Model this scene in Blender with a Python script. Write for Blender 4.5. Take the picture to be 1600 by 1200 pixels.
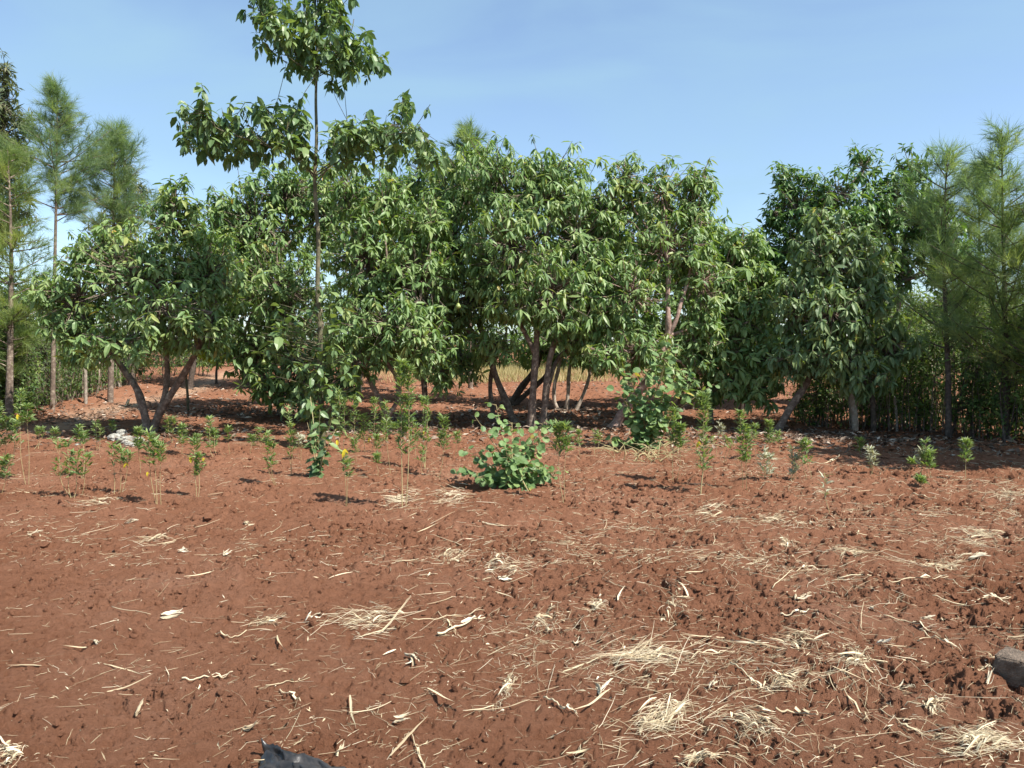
import bpy, math
import numpy as np

# ------------------------------------------------------------------ scene, camera, light
for o in list(bpy.data.objects):
    bpy.data.objects.remove(o)
S = bpy.context.scene
COL = S.collection
F = 1200.0                      # focal length in pixels of the 1600 x 1200 photograph
CAMH = 1.6
PITCH = math.atan(-60.0 / F)
cam_data = bpy.data.cameras.new('camera')
cam_data.sensor_width = 36.0
cam_data.lens = 36.0 * F / 1600.0
cam_data.clip_start = 0.05
cam_data.clip_end = 3000.0
cam = bpy.data.objects.new('camera', cam_data)
COL.objects.link(cam)
cam.location = (0, 0, CAMH)
cam.rotation_euler = (math.pi / 2 + PITCH, 0, 0)
S.camera = cam

SUN_EL = math.radians(51.0)
SUN_DIR = np.array([0.84, -0.54])
SUN_DIR = SUN_DIR / np.linalg.norm(SUN_DIR)
AZ = math.atan2(SUN_DIR[0], SUN_DIR[1])          # clockwise from +Y

world = bpy.data.worlds.new("World")
S.world = world
world.use_nodes = True
wn = world.node_tree.nodes
wl = world.node_tree.links
bgn = wn['Background']
sky = wn.new('ShaderNodeTexSky')
sky.sky_type = 'NISHITA'
sky.sun_disc = False
sky.sun_elevation = SUN_EL
sky.sun_rotation = AZ
sky.altitude = 1500
sky.air_density = 1.0
sky.dust_density = 1.6
sky.ozone_density = 1.0
tcw = wn.new('ShaderNodeTexCoord')
mpw = wn.new('ShaderNodeMapping'); mpw.inputs['Scale'].default_value = (1.6, 1.6, 5.5); mpw.inputs['Rotation'].default_value = (0.25, 0.35, 0.4)
wl.new(tcw.outputs['Generated'], mpw.inputs[0])
nzw = wn.new('ShaderNodeTexNoise'); nzw.inputs['Scale'].default_value = 1.5; nzw.inputs['Detail'].default_value = 6; nzw.inputs['Distortion'].default_value = 0.6
wl.new(mpw.outputs[0], nzw.inputs['Vector'])
mrw = wn.new('ShaderNodeMapRange')
mrw.inputs[1].default_value = 0.38; mrw.inputs[2].default_value = 0.78; mrw.inputs[3].default_value = 0.20; mrw.inputs[4].default_value = 0.85
wl.new(nzw.outputs['Fac'], mrw.inputs[0])
mxw = wn.new('ShaderNodeMixRGB'); mxw.inputs[2].default_value = (1.85, 2.95, 3.75, 1)
wl.new(mrw.outputs[0], mxw.inputs[0]); wl.new(sky.outputs[0], mxw.inputs[1])
wl.new(mxw.outputs[0], bgn.inputs[0])
bgn.inputs[1].default_value = 0.12

sun_data = bpy.data.lights.new('sun', 'SUN')
sun_data.energy = 5.0
sun_data.angle = math.radians(0.5)
sun_data.color = (1.0, 0.95, 0.87)
sun = bpy.data.objects.new('sun', sun_data)
COL.objects.link(sun)
ce = math.cos(SUN_EL)
sd = (SUN_DIR[0] * ce, SUN_DIR[1] * ce, math.sin(SUN_EL))
from mathutils import Vector
sun.rotation_euler = Vector(sd).to_track_quat('Z', 'Y').to_euler()
sun.location = (20, -15, 30)

S.view_settings.view_transform = 'Standard'
S.view_settings.look = 'None'
S.view_settings.exposure = 0.95
S.view_settings.gamma = 1.0

# ------------------------------------------------------------------ noise and ground shape
def _hash(ix, iy, seed):
    h = (ix.astype(np.int64) * 374761393 + iy.astype(np.int64) * 668265263 + seed * 974634721) & 0xFFFFFFFF
    h = ((h ^ (h >> 13)) * 1274126177) & 0xFFFFFFFF
    h = h ^ (h >> 16)
    return (h & 0xFFFFFF) / float(0xFFFFFF)

def vnoise(x, y, seed=0):
    x = np.asarray(x, float); y = np.asarray(y, float)
    ix = np.floor(x); iy = np.floor(y)
    fx = x - ix; fy = y - iy
    fx = fx * fx * fx * (fx * (fx * 6 - 15) + 10)
    fy = fy * fy * fy * (fy * (fy * 6 - 15) + 10)
    a = _hash(ix, iy, seed); b = _hash(ix + 1, iy, seed)
    c = _hash(ix, iy + 1, seed); d = _hash(ix + 1, iy + 1, seed)
    return (a + (b - a) * fx) * (1 - fy) + (c + (d - c) * fx) * fy

def fbm(x, y, seed=0, octv=4, gain=0.5):
    s = 0; a = 1.0; t = 0
    for k in range(octv):
        s = s + a * vnoise(x, y, seed + 17 * k)
        t += a
        a *= gain
        x, y = (x * 0.8 - y * 0.6) * 2.03 + 3.1, (x * 0.6 + y * 0.8) * 2.03 + 7.7
    return s / t

def sstep(a, b, x):
    t = np.clip((np.asarray(x, float) - a) / (b - a), 0, 1)
    return t * t * (3 - 2 * t)

def gbase(x, y):
    x = np.asarray(x, float); y = np.asarray(y, float)
    h = 0.62 * sstep(14, 36, y) + 1.2 * sstep(40, 120, y)
    return h

def path_mask(x, y):
    # trodden path along the left hedge
    cx = -9.2 - 0.13 * (y - 16.5) + 0.25 * np.sin(y * 0.6)
    return np.exp(-((x - cx) / 0.5) ** 2) * sstep(13.0, 15.5, y) * (1 - sstep(34, 40, y))

def ground(x, y):
    x = np.asarray(x, float); y = np.asarray(y, float)
    h = gbase(x, y)
    pm = path_mask(x, y)
    rough = (1 - 0.8 * pm)
    big = (fbm(x * 0.9, y * 0.9, 3, 3) - 0.5) * 0.13
    # shallow hoe lines running slantwise, strongest to the right
    u = (x * 0.5 + y * 0.87)
    ridge = np.sin(u * 9.0 + 4.0 * fbm(x * 0.8, y * 0.8, 9, 2)) * 0.014 * sstep(-1.5, 2.5, x)
    tuss = fbm(x * 5.5, y * 5.5, 21, 3)
    med = (tuss - 0.5) * 0.05
    bill = np.abs(fbm(x * 11, y * 11, 33, 3) - 0.5)
    fine = bill * -0.05
    mask = sstep(0.42, 0.66, fbm(x * 1.4, y * 1.4, 55, 3))
    pv = vnoise(x * 8.5 + 2.6 * tuss, y * 8.5 + 1.5 * bill, 71)
    pits = -0.030 * sstep(0.74, 0.81, pv) * (0.45 + 0.55 * mask)
    lump = 0.022 * sstep(0.66, 0.88, vnoise(x * 10.5, y * 10.5 + 2 * tuss, 91)) * mask
    tn = fbm(x * 30, y * 30, 101, 3)
    tiny = (tn - 0.5) * 0.036 * (0.65 + 0.35 * mask) - 0.026 * sstep(0.60, 0.66, fbm(x * 19, y * 19 + 3 * tuss, 131, 3)) * (0.55 + 0.45 * mask)
    fade = 1 - 0.7 * sstep(30, 60, y)
    bank = 0.16 * np.exp(-((x + 10.6 + 0.13 * (y - 16.5)) / 0.6) ** 2) * sstep(14.5, 17, y) * (1 - sstep(26, 32, y))
    h = h + bank
    return h + (big + ridge + med + fine + pits + lump + tiny) * rough * fade - 0.04 * pm

CP, SP = math.cos(PITCH), math.sin(PITCH)
def ray(px, py):
    x = (px - 800.0) / F
    yv = (600.0 - py) / F
    return np.array([x, CP - SP * yv, SP + CP * yv])

def W(px, py, Y):
    """point seen at photo position (px, py) at forward distance Y"""
    d = ray(px, py)
    return np.array([0, 0, CAMH]) + d * (Y / d[1])

def gp(px, py):
    """ground point seen at photo position"""
    d = ray(px, py)
    t = 3.0
    for k in range(60):
        z = float(gbase(d[0] * t, d[1] * t))
        if d[2] >= -1e-4:
            t = 60.0; break
        tn = (z - CAMH) / d[2]
        t = 0.5 * t + 0.5 * max(1.0, min(tn, 90.0))
    x, y = d[0] * t, d[1] * t
    return np.array([x, y, float(ground(x, y))])

# ------------------------------------------------------------------ mesh helpers
def unit(v):
    v = np.asarray(v, float)
    return v / np.maximum(np.linalg.norm(v, axis=-1, keepdims=True), 1e-9)

class MB:
    def __init__(self):
        self.v = []; self.f = []; self.t = []; self.n = 0
    def add(self, v, faces, tint=0.5):
        v = np.asarray(v, float).reshape(-1, 3)
        for f in faces:
            f = np.asarray(f, np.int64)
            if f.size:
                self.f.append(f + self.n)
        self.v.append(v)
        t = np.asarray(tint, float)
        self.t.append(np.broadcast_to(t, (len(v),)) if t.ndim == 0 else t)
        self.n += len(v)
    def build(self, name, mat, origin=(0, 0, 0), parent=None, smooth=True):
        me = bpy.data.meshes.new(name)
        v = np.concatenate(self.v) - np.asarray(origin, float)
        me.vertices.add(len(v))
        me.vertices.foreach_set('co', v.astype(np.float32).ravel())
        tot = sum(f.size for f in self.f)
        npoly = sum(len(f) for f in self.f)
        me.loops.add(tot)
        me.loops.foreach_set('vertex_index', np.concatenate([f.ravel() for f in self.f]).astype(np.int32))
        sizes = np.concatenate([np.full(len(f), f.shape[1], np.int32) for f in self.f])
        starts = np.concatenate([[0], np.cumsum(sizes)[:-1]]).astype(np.int32)
        me.polygons.add(npoly)
        me.polygons.foreach_set('loop_start', starts)
        me.polygons.foreach_set('loop_total', sizes)
        me.polygons.foreach_set('use_smooth', np.full(npoly, smooth, bool))
        me.update(calc_edges=True)
        a = me.attributes.new('tint', 'FLOAT', 'POINT')
        a.data.foreach_set('value', np.concatenate(self.t).astype(np.float32))
        me.materials.append(mat)
        o = bpy.data.objects.new(name, me)
        COL.objects.link(o)
        if parent is not None:
            o.parent = parent
        else:
            o.location = origin
        return o

def thing(name, loc, label, cat, group=None):
    o = bpy.data.objects.new(name, None)
    o.empty_display_size = 0.2
    COL.objects.link(o)
    o.location = loc
    return tag(o, label, cat, group)

def tag(o, label, cat, group=None):
    o['label'] = label; o['category'] = cat
    if group: o['group'] = group
    return o

# leaf outlines: (along, across) and faces
LEAF_FULL = (np.array([[0, 0], [.28, -.42], [.28, 0], [.28, .42], [.66, -.40], [.66, 0], [.66, .40], [1, 0]], float),
             [np.array([[0, 2, 1], [0, 3, 2], [4, 5, 7], [5, 6, 7]]), np.array([[1, 2, 5, 4], [2, 3, 6, 5]])])
LEAF_LITE = (np.array([[0, 0], [.45, -.5], [.45, .5], [1, 0], [.5, 0]], float),
             [np.array([[0, 4, 1], [0, 2, 4], [1, 4, 3], [4, 2, 3]])])
_r = [(0.5 - 0.5 * math.cos(a), 0.5 * math.sin(a)) for a in np.linspace(0, 2 * math.pi, 9)[:-1]]
LEAF_ROUND = (np.array([[.5, 0]] + [list(p) for p in _r], float),
              [np.array([[0, 1 + (k + 1) % 8, 1 + k] for k in range(8)])])
NEEDLE = (np.array([[0, -.5], [0, .5], [1, 0]], float), [np.array([[0, 1, 2]])])

def add_leaves(mb, P, D, N, L, Wd, tint, tmpl=LEAF_FULL, fold=0.35, curl=0.2):
    P = np.asarray(P, float); n = len(P)
    D = unit(D); N = np.asarray(N, float)
    N = unit(N - D * np.sum(N * D, 1, keepdims=True))
    Sd = np.cross(D, N)
    L = np.broadcast_to(L, (n,)); Wd = np.broadcast_to(Wd, (n,))
    fold = np.broadcast_to(fold, (n,)); curl = np.broadcast_to(curl, (n,))
    a = tmpl[0]; k = len(a)
    al = a[None, :, 0]; ac = a[None, :, 1]
    off = (D[:, None, :] * (al * L[:, None])[..., None]
           + Sd[:, None, :] * (ac * Wd[:, None])[..., None]
           + N[:, None, :] * (np.abs(ac) * Wd[:, None] * fold[:, None] - al ** 2 * L[:, None] * curl[:, None])[..., None])
    v = P[:, None, :] + off
    base = (np.arange(n) * k)[:, None, None]
    faces = [(f[None] + base).reshape(-1, f.shape[1]) for f in tmpl[1]]
    mb.add(v.reshape(-1, 3), faces, np.repeat(np.broadcast_to(tint, (n,)), k))

def add_tubes(mb, P, R, sides=4, tint=0.5, cap=False):
    """P (N,K,3) polylines, R (N,K) radii"""
    P = np.asarray(P, float)
    if P.ndim == 2: P = P[None]
    R = np.asarray(R, float)
    if R.ndim == 1: R = np.broadcast_to(R, P.shape[:2])
    N, K, _ = P.shape
    T = unit(np.gradient(P, axis=1))
    m = np.abs(unit(P[:, -1] - P[:, 0]))
    ref = np.zeros((N, 3)); ref[np.arange(N), np.argmin(m, 1)] = 1
    U = unit(np.cross(T, ref[:, None, :])); V = np.cross(T, U)
    ang = np.linspace(0, 2 * math.pi, sides + 1)[:-1]
    ring = (U[:, :, None, :] * np.cos(ang)[None, None, :, None] + V[:, :, None, :] * np.sin(ang)[None, None, :, None])
    v = P[:, :, None, :] + ring * R[:, :, None, None]
    idx = np.arange(N * K * sides).reshape(N, K, sides)
    a = idx[:, :-1, :]; b = np.roll(idx, -1, 2)[:, :-1, :]
    c = np.roll(idx, -1, 2)[:, 1:, :]; d = idx[:, 1:, :]
    q = np.stack([a, b, c, d], -1).reshape(-1, 4)
    fs = [q]
    if cap:
        fs.append(idx[:, 0, ::-1].reshape(-1, sides)); fs.append(idx[:, -1, :].reshape(-1, sides))
    tt = np.asarray(tint, float)
    if tt.ndim == 1: tt = np.repeat(tt, K * sides)
    mb.add(v.reshape(-1, 3), fs, tt)

def add_ribbons(mb, P, Wd, N, tint, fold=0.3):
    """leaf strips along polylines P (M,K,3), half widths Wd (M,K), normals N (M,K,3)"""
    P = np.asarray(P, float); M, K, _ = P.shape
    T = unit(np.gradient(P, axis=1))
    Sd = unit(np.cross(T, N)); Nn = np.cross(Sd, T)
    Lf = P + Sd * Wd[..., None] + Nn * (Wd * fold)[..., None]
    Rt = P - Sd * Wd[..., None] + Nn * (Wd * fold)[..., None]
    v = np.stack([Lf, P, Rt], 2)
    idx = np.arange(M * K * 3).reshape(M, K, 3)
    q1 = np.stack([idx[:, :-1, 0], idx[:, :-1, 1], idx[:, 1:, 1], idx[:, 1:, 0]], -1).reshape(-1, 4)
    q2 = np.stack([idx[:, :-1, 1], idx[:, :-1, 2], idx[:, 1:, 2], idx[:, 1:, 1]], -1).reshape(-1, 4)
    mb.add(v.reshape(-1, 3), [q1, q2], np.repeat(np.broadcast_to(tint, (M,)), K * 3))

def smooth_poly(pts, n):
    """resample a polyline smoothly to n points"""
    pts = np.asarray(pts, float)
    s = np.concatenate([[0], np.cumsum(np.linalg.norm(np.diff(pts, axis=0), axis=1))])
    t = np.linspace(0, s[-1], n)
    o = np.stack([np.interp(t, s, pts[:, k]) for k in range(pts.shape[1])], 1)
    for _ in range(2):
        o[1:-1] = 0.25 * o[:-2] + 0.5 * o[1:-1] + 0.25 * o[2:]
    return o

# ------------------------------------------------------------------ materials
def new_mat(name):
    m = bpy.data.materials.new(name); m.use_nodes = True
    nt = m.node_tree; b = nt.nodes['Principled BSDF']
    return m, nt, b

def tint_ramp(nt, stops):
    at = nt.nodes.new('ShaderNodeAttribute'); at.attribute_name = 'tint'
    r = nt.nodes.new('ShaderNodeValToRGB')
    el = r.color_ramp.elements
    el[0].position = stops[0][0]; el[0].color = (*stops[0][1], 1)
    el[1].position = stops[-1][0]; el[1].color = (*stops[-1][1], 1)
    for p, c in stops[1:-1]:
        e = el.new(p); e.color = (*c, 1)
    nt.links.new(at.outputs['Fac'], r.inputs[0])
    return r

def leaf_mat(name, stops, rough=0.42, trans=0.28, spec=0.5, tcol=1.6):
    m, nt, b = new_mat(name)
    r = tint_ramp(nt, stops)
    nt.links.new(r.outputs[0], b.inputs['Base Color'])
    b.inputs['Roughness'].default_value = rough
    b.inputs['Specular IOR Level'].default_value = spec
    tr = nt.nodes.new('ShaderNodeBsdfTranslucent')
    mul = nt.nodes.new('ShaderNodeMixRGB'); mul.blend_type = 'MULTIPLY'; mul.inputs[0].default_value = 1
    mul.inputs[2].default_value = (tcol * 1.15, tcol * 1.2, tcol * 0.45, 1)
    nt.links.new(r.outputs[0], mul.inputs[1]); nt.links.new(mul.outputs[0], tr.inputs[0])
    mx = nt.nodes.new('ShaderNodeMixShader'); mx.inputs[0].default_value = trans
    nt.links.new(b.outputs[0], mx.inputs[1]); nt.links.new(tr.outputs[0], mx.inputs[2])
    nt.links.new(mx.outputs[0], nt.nodes['Material Output'].inputs[0])
    return m

def noise_node(nt, scale, detail=4, rough=0.55, coord='Object', dist=0):
    tc = nt.nodes.new('ShaderNodeTexCoord')
    n = nt.nodes.new('ShaderNodeTexNoise')
    n.inputs['Scale'].default_value = scale; n.inputs['Detail'].default_value = detail
    n.inputs['Roughness'].default_value = rough; n.inputs['Distortion'].default_value = dist
    nt.links.new(tc.outputs[coord], n.inputs['Vector'])
    return n

def ramp(nt, src, stops):
    r = nt.nodes.new('ShaderNodeValToRGB'); el = r.color_ramp.elements
    el[0].position = stops[0][0]; el[0].color = (*stops[0][1], 1)
    el[1].position = stops[-1][0]; el[1].color = (*stops[-1][1], 1)
    for p, c in stops[1:-1]:
        e = el.new(p); e.color = (*c, 1)
    nt.links.new(src, r.inputs[0]); return r

def bump(nt, b, src, strength, dist):
    bp = nt.nodes.new('ShaderNodeBump'); bp.inputs['Strength'].default_value = strength
    bp.inputs['Distance'].default_value = dist
    nt.links.new(src, bp.inputs['Height']); nt.links.new(bp.outputs[0], b.inputs['Normal'])
    return bp

def soil_mat():
    m, nt, b = new_mat('red_soil')
    n1 = noise_node(nt, 0.7, 5, 0.6)
    c1 = ramp(nt, n1.outputs['Fac'], [(0.3, (0.245, 0.110, 0.062)), (0.55, (0.300, 0.144, 0.086)), (0.75, (0.350, 0.186, 0.120))])
    n2 = noise_node(nt, 24, 5, 0.7)
    c2 = ramp(nt, n2.outputs['Fac'], [(0.3, (0.72, 0.68, 0.66)), (0.6, (1, 1, 1)), (0.8, (1.0, 1.0, 1.0))])
    mul = nt.nodes.new('ShaderNodeMixRGB'); mul.blend_type = 'MULTIPLY'; mul.inputs[0].default_value = 0.8
    nt.links.new(c1.outputs[0], mul.inputs[1]); nt.links.new(c2.outputs[0], mul.inputs[2])
    # pale trodden earth where the path runs (stored per point)
    at = nt.nodes.new('ShaderNodeAttribute'); at.attribute_name = 'tint'
    mx = nt.nodes.new('ShaderNodeMixRGB'); mx.inputs[2].default_value = (0.42, 0.27, 0.18, 1)
    nt.links.new(at.outputs['Fac'], mx.inputs[0]); nt.links.new(mul.outputs[0], mx.inputs[1])
    nt.links.new(mx.outputs[0], b.inputs['Base Color'])
    b.inputs['Roughness'].default_value = 0.95
    b.inputs['Specular IOR Level'].default_value = 0.03
    n3 = noise_node(nt, 70, 10, 0.85)
    bump(nt, b, n3.outputs['Fac'], 1.0, 0.04)
    return m

def bark_mat(name, dark, mid, pale, sc=14):
    m, nt, b = new_mat(name)
    n1 = noise_node(nt, sc, 5, 0.65)
    c = ramp(nt, n1.outputs['Fac'], [(0.32, dark), (0.52, mid), (0.68, pale)])
    nt.links.new(c.outputs[0], b.inputs['Base Color'])
    b.inputs['Roughness'].default_value = 0.9
    n2 = noise_node(nt, sc * 4, 4, 0.7)
    bump(nt, b, n2.outputs['Fac'], 0.6, 0.015)
    return m

def tint_mat(name, stops, rough=0.8, spec=0.3, bsc=0, bst=0.4):
    m, nt, b = new_mat(name)
    r = tint_ramp(nt, stops)
    nt.links.new(r.outputs[0], b.inputs['Base Color'])
    b.inputs['Roughness'].default_value = rough
    b.inputs['Specular IOR Level'].default_value = spec
    if bsc:
        n = noise_node(nt, bsc, 4, 0.65)
        bump(nt, b, n.outputs['Fac'], bst, 0.01)
    return m

M = {}
M['soil'] = soil_mat()
M['avocado'] = leaf_mat('avocado_leaf', [(0, (0.046, 0.098, 0.030)), (.5, (0.155, 0.245, 0.086)), (.85, (0.255, 0.325, 0.120)), (.97, (0.28, 0.30, 0.09)), (1, (0.36, 0.24, 0.06))], 0.46, 0.30, .42, 1.4)
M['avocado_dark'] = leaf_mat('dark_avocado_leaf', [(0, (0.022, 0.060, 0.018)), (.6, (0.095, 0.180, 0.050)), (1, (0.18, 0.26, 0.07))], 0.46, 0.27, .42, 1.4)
M['avocado_pale'] = leaf_mat('pale_avocado_leaf', [(0, (0.050, 0.090, 0.036)), (.5, (0.155, 0.228, 0.104)), (.9, (0.22, 0.28, 0.10)), (1, (0.36, 0.30, 0.06))], 0.5, 0.3, .36, 1.3)
M['broad'] = leaf_mat('broad_leaf', [(0, (0.044, 0.094, 0.034)), (.6, (0.132, 0.205, 0.082)), (1, (0.22, 0.29, 0.10))], 0.44, 0.26, .46, 1.4)
M['feather'] = leaf_mat('feathery_foliage', [(0, (0.095, 0.150, 0.090)), (.5, (0.155, 0.220, 0.125)), (1, (0.25, 0.30, 0.14))], 0.65, 0.45, 0.3)
M['feather_yellow'] = leaf_mat('yellow_green_foliage', [(0, (0.10, 0.155, 0.06)), (.5, (0.17, 0.23, 0.085)), (1, (0.27, 0.30, 0.11))], 0.6, 0.45, 0.3)
M['olive'] = leaf_mat('olive_foliage', [(0, (0.050, 0.074, 0.040)), (.5, (0.100, 0.130, 0.072)), (1, (0.20, 0.19, 0.10))], 0.5, 0.25, 0.3)
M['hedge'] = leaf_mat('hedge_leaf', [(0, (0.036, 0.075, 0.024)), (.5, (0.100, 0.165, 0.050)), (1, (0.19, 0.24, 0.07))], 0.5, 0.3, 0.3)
M['yellow_leaf'] = leaf_mat('yellow_leaf', [(0, (0.55, 0.42, 0.03)), (1, (0.70, 0.58, 0.05))], 0.5, 0.3, 0.3, 1.0)
M['backlit_leaf'] = leaf_mat('backlit_leaf', [(0, (0.22, 0.30, 0.03)), (1, (0.45, 0.46, 0.04))], 0.45, 0.4, 0.3, 1.2)  # back-lit glow painted in as a bright yellow-green base colour
M['weed'] = leaf_mat('young_plant_leaf', [(0, (0.075, 0.135, 0.050)), (.6, (0.150, 0.225, 0.085)), (1, (0.26, 0.31, 0.12))], 0.5, 0.3, 0.3)
M['weed_grey'] = leaf_mat('grey_green_leaf', [(0, (0.28, 0.30, 0.20)), (1, (0.46, 0.45, 0.33))], 0.6, 0.2, 0.3, 0.9)
M['roundleaf'] = leaf_mat('round_leaf', [(0, (0.075, 0.140, 0.050)), (.6, (0.150, 0.235, 0.085)), (.95, (0.24, 0.31, 0.11)), (1, (0.36, 0.30, 0.08))], 0.5, 0.25, 0.35)
M['bark'] = bark_mat('grey_bark', (0.075, 0.052, 0.040), (0.17, 0.125, 0.095), (0.34, 0.28, 0.22))
M['bark_pink'] = bark_mat('pinkish_bark', (0.15, 0.09, 0.07), (0.30, 0.20, 0.16), (0.44, 0.33, 0.27))
M['bark_dark'] = bark_mat('dark_bark', (0.040, 0.030, 0.024), (0.085, 0.064, 0.050), (0.15, 0.12, 0.095))
M['bark_pale'] = bark_mat('pale_bark', (0.22, 0.17, 0.13), (0.36, 0.29, 0.23), (0.50, 0.43, 0.36))
M['green_stem'] = bark_mat('green_stem', (0.06, 0.055, 0.032), (0.11, 0.10, 0.055), (0.20, 0.17, 0.10), 9)
M['straw'] = tint_mat('straw', [(0, (0.18, 0.125, 0.08)), (.35, (0.37, 0.285, 0.175)), (.7, (0.54, 0.445, 0.285)), (1, (0.68, 0.59, 0.43))], 0.7, 0.25)
M['husk'] = tint_mat('maize_husk', [(0, (0.28, 0.21, 0.13)), (.6, (0.46, 0.38, 0.25)), (1, (0.66, 0.59, 0.45))], 0.6, 0.3, 60, 0.25)
M['litter'] = tint_mat('shaded_dry_leaf', [(0, (0.050, 0.032, 0.024)), (.5, (0.14, 0.095, 0.068)), (.85, (0.30, 0.23, 0.175)), (1, (0.48, 0.40, 0.32))], 0.8, 0.2)  # dry leaves, browns darkened to deepen the shade under the trees
M['drygrass'] = leaf_mat('dry_grass', [(0, (0.24, 0.22, 0.09)), (.5, (0.42, 0.36, 0.18)), (1, (0.60, 0.50, 0.28))], 0.7, 0.3, 0.2, 0.8)
M['stalk'] = tint_mat('dry_stalk', [(0, (0.22, 0.17, 0.08)), (.5, (0.38, 0.31, 0.16)), (1, (0.52, 0.45, 0.24))], 0.7, 0.25)

def plain_mat(name, c1, c2, sc, rough, bst=0.5, bd=0.01):
    m, nt, b = new_mat(name)
    n = noise_node(nt, sc, 5, 0.65)
    r = ramp(nt, n.outputs['Fac'], [(0.35, c1), (0.65, c2)])
    nt.links.new(r.outputs[0], b.inputs['Base Color']); b.inputs['Roughness'].default_value = rough
    n2 = noise_node(nt, sc * 5, 5, 0.7)
    bump(nt, b, n2.outputs['Fac'], bst, bd)
    return m
M['plastic'] = plain_mat('black_plastic', (0.014, 0.014, 0.015), (0.050, 0.046, 0.044), 9, 0.30, 0.25, 0.006)
M['stone'] = plain_mat('quarry_stone', (0.11, 0.078, 0.054), (0.27, 0.20, 0.145), 18, 0.95, 1.0, 0.025)
M['sack'] = plain_mat('white_rubble', (0.17, 0.16, 0.13), (0.44, 0.43, 0.38), 11, 0.9, 0.6, 0.02)
M['fruit'] = plain_mat('avocado_fruit', (0.16, 0.22, 0.06), (0.30, 0.34, 0.10), 20, 0.4, 0.2, 0.004)
M['post'] = bark_mat('weathered_post', (0.16, 0.13, 0.10), (0.28, 0.235, 0.19), (0.42, 0.37, 0.31), 18)

# ------------------------------------------------------------------ the ground
def build_ground():
    r1 = np.linspace(-15, 2.3, 18)[:-1]
    r2 = np.exp(np.linspace(math.log(2.3), math.log(26), 800))
    r3 = np.exp(np.linspace(math.log(26), math.log(900), 70))[1:]
    ys = np.concatenate([r1, r2, r3])
    inner = np.linspace(-0.80, 0.80, 900)
    outer = np.exp(np.linspace(math.log(0.80), math.log(5.0), 50))[1:]
    s = np.concatenate([-outer[::-1], inner, outer])
    wy = np.maximum(ys, 2.3)
    X = s[None, :] * wy[:, None]
    Y = np.repeat(ys[:, None], len(s), 1)
    Z = ground(X, Y)
    v = np.stack([X, Y, Z], -1)
    nr, nc = X.shape
    idx = np.arange(nr * nc).reshape(nr, nc)
    q = np.stack([idx[:-1, :-1], idx[:-1, 1:], idx[1:, 1:], idx[1:, :-1]], -1).reshape(-1, 4)
    pm = np.clip(path_mask(X, Y) * (0.5 + fbm(X * 3, Y * 3, 8, 3)), 0, 1) * 0.85
    mb = MB(); mb.add(v.reshape(-1, 3), [q], pm.ravel())
    o = mb.build('soil_ground', M['soil'])
    o['kind'] = 'structure'
build_ground()

# ------------------------------------------------------------------ trees
UP = np.array([0, 0, 1.0])
def perp(a, rng):
    r = rng.normal(size=a.shape)
    u = unit(r - a * np.sum(r * a, 1, keepdims=True))
    return u, np.cross(a, u)

def add_whorls(mb, rng, P, A, nl, L, Wr, droop, spread=(50, 105), tmpl=LEAF_FULL, fold=0.35, curl=(0.12, 0.4), stem=0.12, tintb=0.45, tints=0.20, yellow=0.01):
    """rosettes of drooping leaves at shoot tips P with shoot axes A"""
    P = np.asarray(P); A = unit(A); n = len(P)
    u, w = perp(A, rng)
    st = np.clip(rng.normal(tintb, tints * 0.6, n), 0, 0.94)
    st = np.where(rng.random(n) < .12, rng.uniform(.62, .86, n), st)
    sc = rng.uniform(0.62, 1.25, n)
    Ps, Ds, Ns, Ls, Ts = [], [], [], [], []
    for k in range(nl):
        keep = rng.random(n) < 0.9
        ph = 2.4 * k + rng.uniform(-.4, .4, n) 
        f = (k + 0.5) / nl
        th = np.radians(spread[0] + (spread[1] - spread[0]) * f + rng.normal(0, 10, n))
        d = A * np.cos(th)[:, None] + (u * np.cos(ph)[:, None] + w * np.sin(ph)[:, None]) * np.sin(th)[:, None]
        up_l = unit(A * 0.6 + UP * 0.6)
        d = unit(d + rng.normal(0, .12, (n, 3)))
        d[:, 2] -= 1.35 * droop * (0.45 + 0.9 * f) * rng.uniform(.6, 1.3, n)
        p = P - A * (stem * f * sc)[:, None]
        l = L * sc * rng.uniform(.5, 1.2, n) * (0.75 + 0.4 * math.sin(math.pi * min(1, f + .15)))
        t = np.clip(st + rng.normal(0, tints * 0.5, n) + 0.25 * (0.5 - f), 0, 0.95)
        t = np.where(rng.random(n) < yellow, rng.uniform(.97, 1, n), t)
        Ps.append(p[keep]); Ds.append(d[keep]); Ns.append(up_l[keep]); Ls.append(l[keep]); Ts.append(t[keep])
    Ps = np.concatenate(Ps); Ds = np.concatenate(Ds); Ns = np.concatenate(Ns); Ls = np.concatenate(Ls); Ts = np.concatenate(Ts)
    Ns = Ns + rng.normal(0, .25, Ns.shape)
    add_leaves(mb, Ps, Ds, Ns, Ls, Ls * Wr * rng.uniform(.85, 1.15, len(Ls)), Ts, tmpl, fold, rng.uniform(curl[0], curl[1], len(Ls)))

def lobe_points(rng, lobes, n, shell=0.55):
    """points near the outer shell of ellipsoid lobes; lobes: (cx,cy,cz,rx,ry,rz)"""
    L = np.asarray(lobes)
    wgt = (L[:, 3] * L[:, 5] + L[:, 3] * L[:, 4] + L[:, 4] * L[:, 5]); wgt = wgt / wgt.sum()
    k = rng.choice(len(L), n, p=wgt)
    d = unit(rng.normal(size=(n, 3)))
    r = 1 - shell * rng.random(n) ** 1.6
    r *= 1 + 0.16 * (vnoise(d[:, 0] * 3 + k * 7.3, d[:, 2] * 3 + d[:, 1] * 2, 5) - 0.5) * 2
    P = L[k, :3] + d * L[k, 3:] * r[:, None]
    return P, d, k

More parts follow.
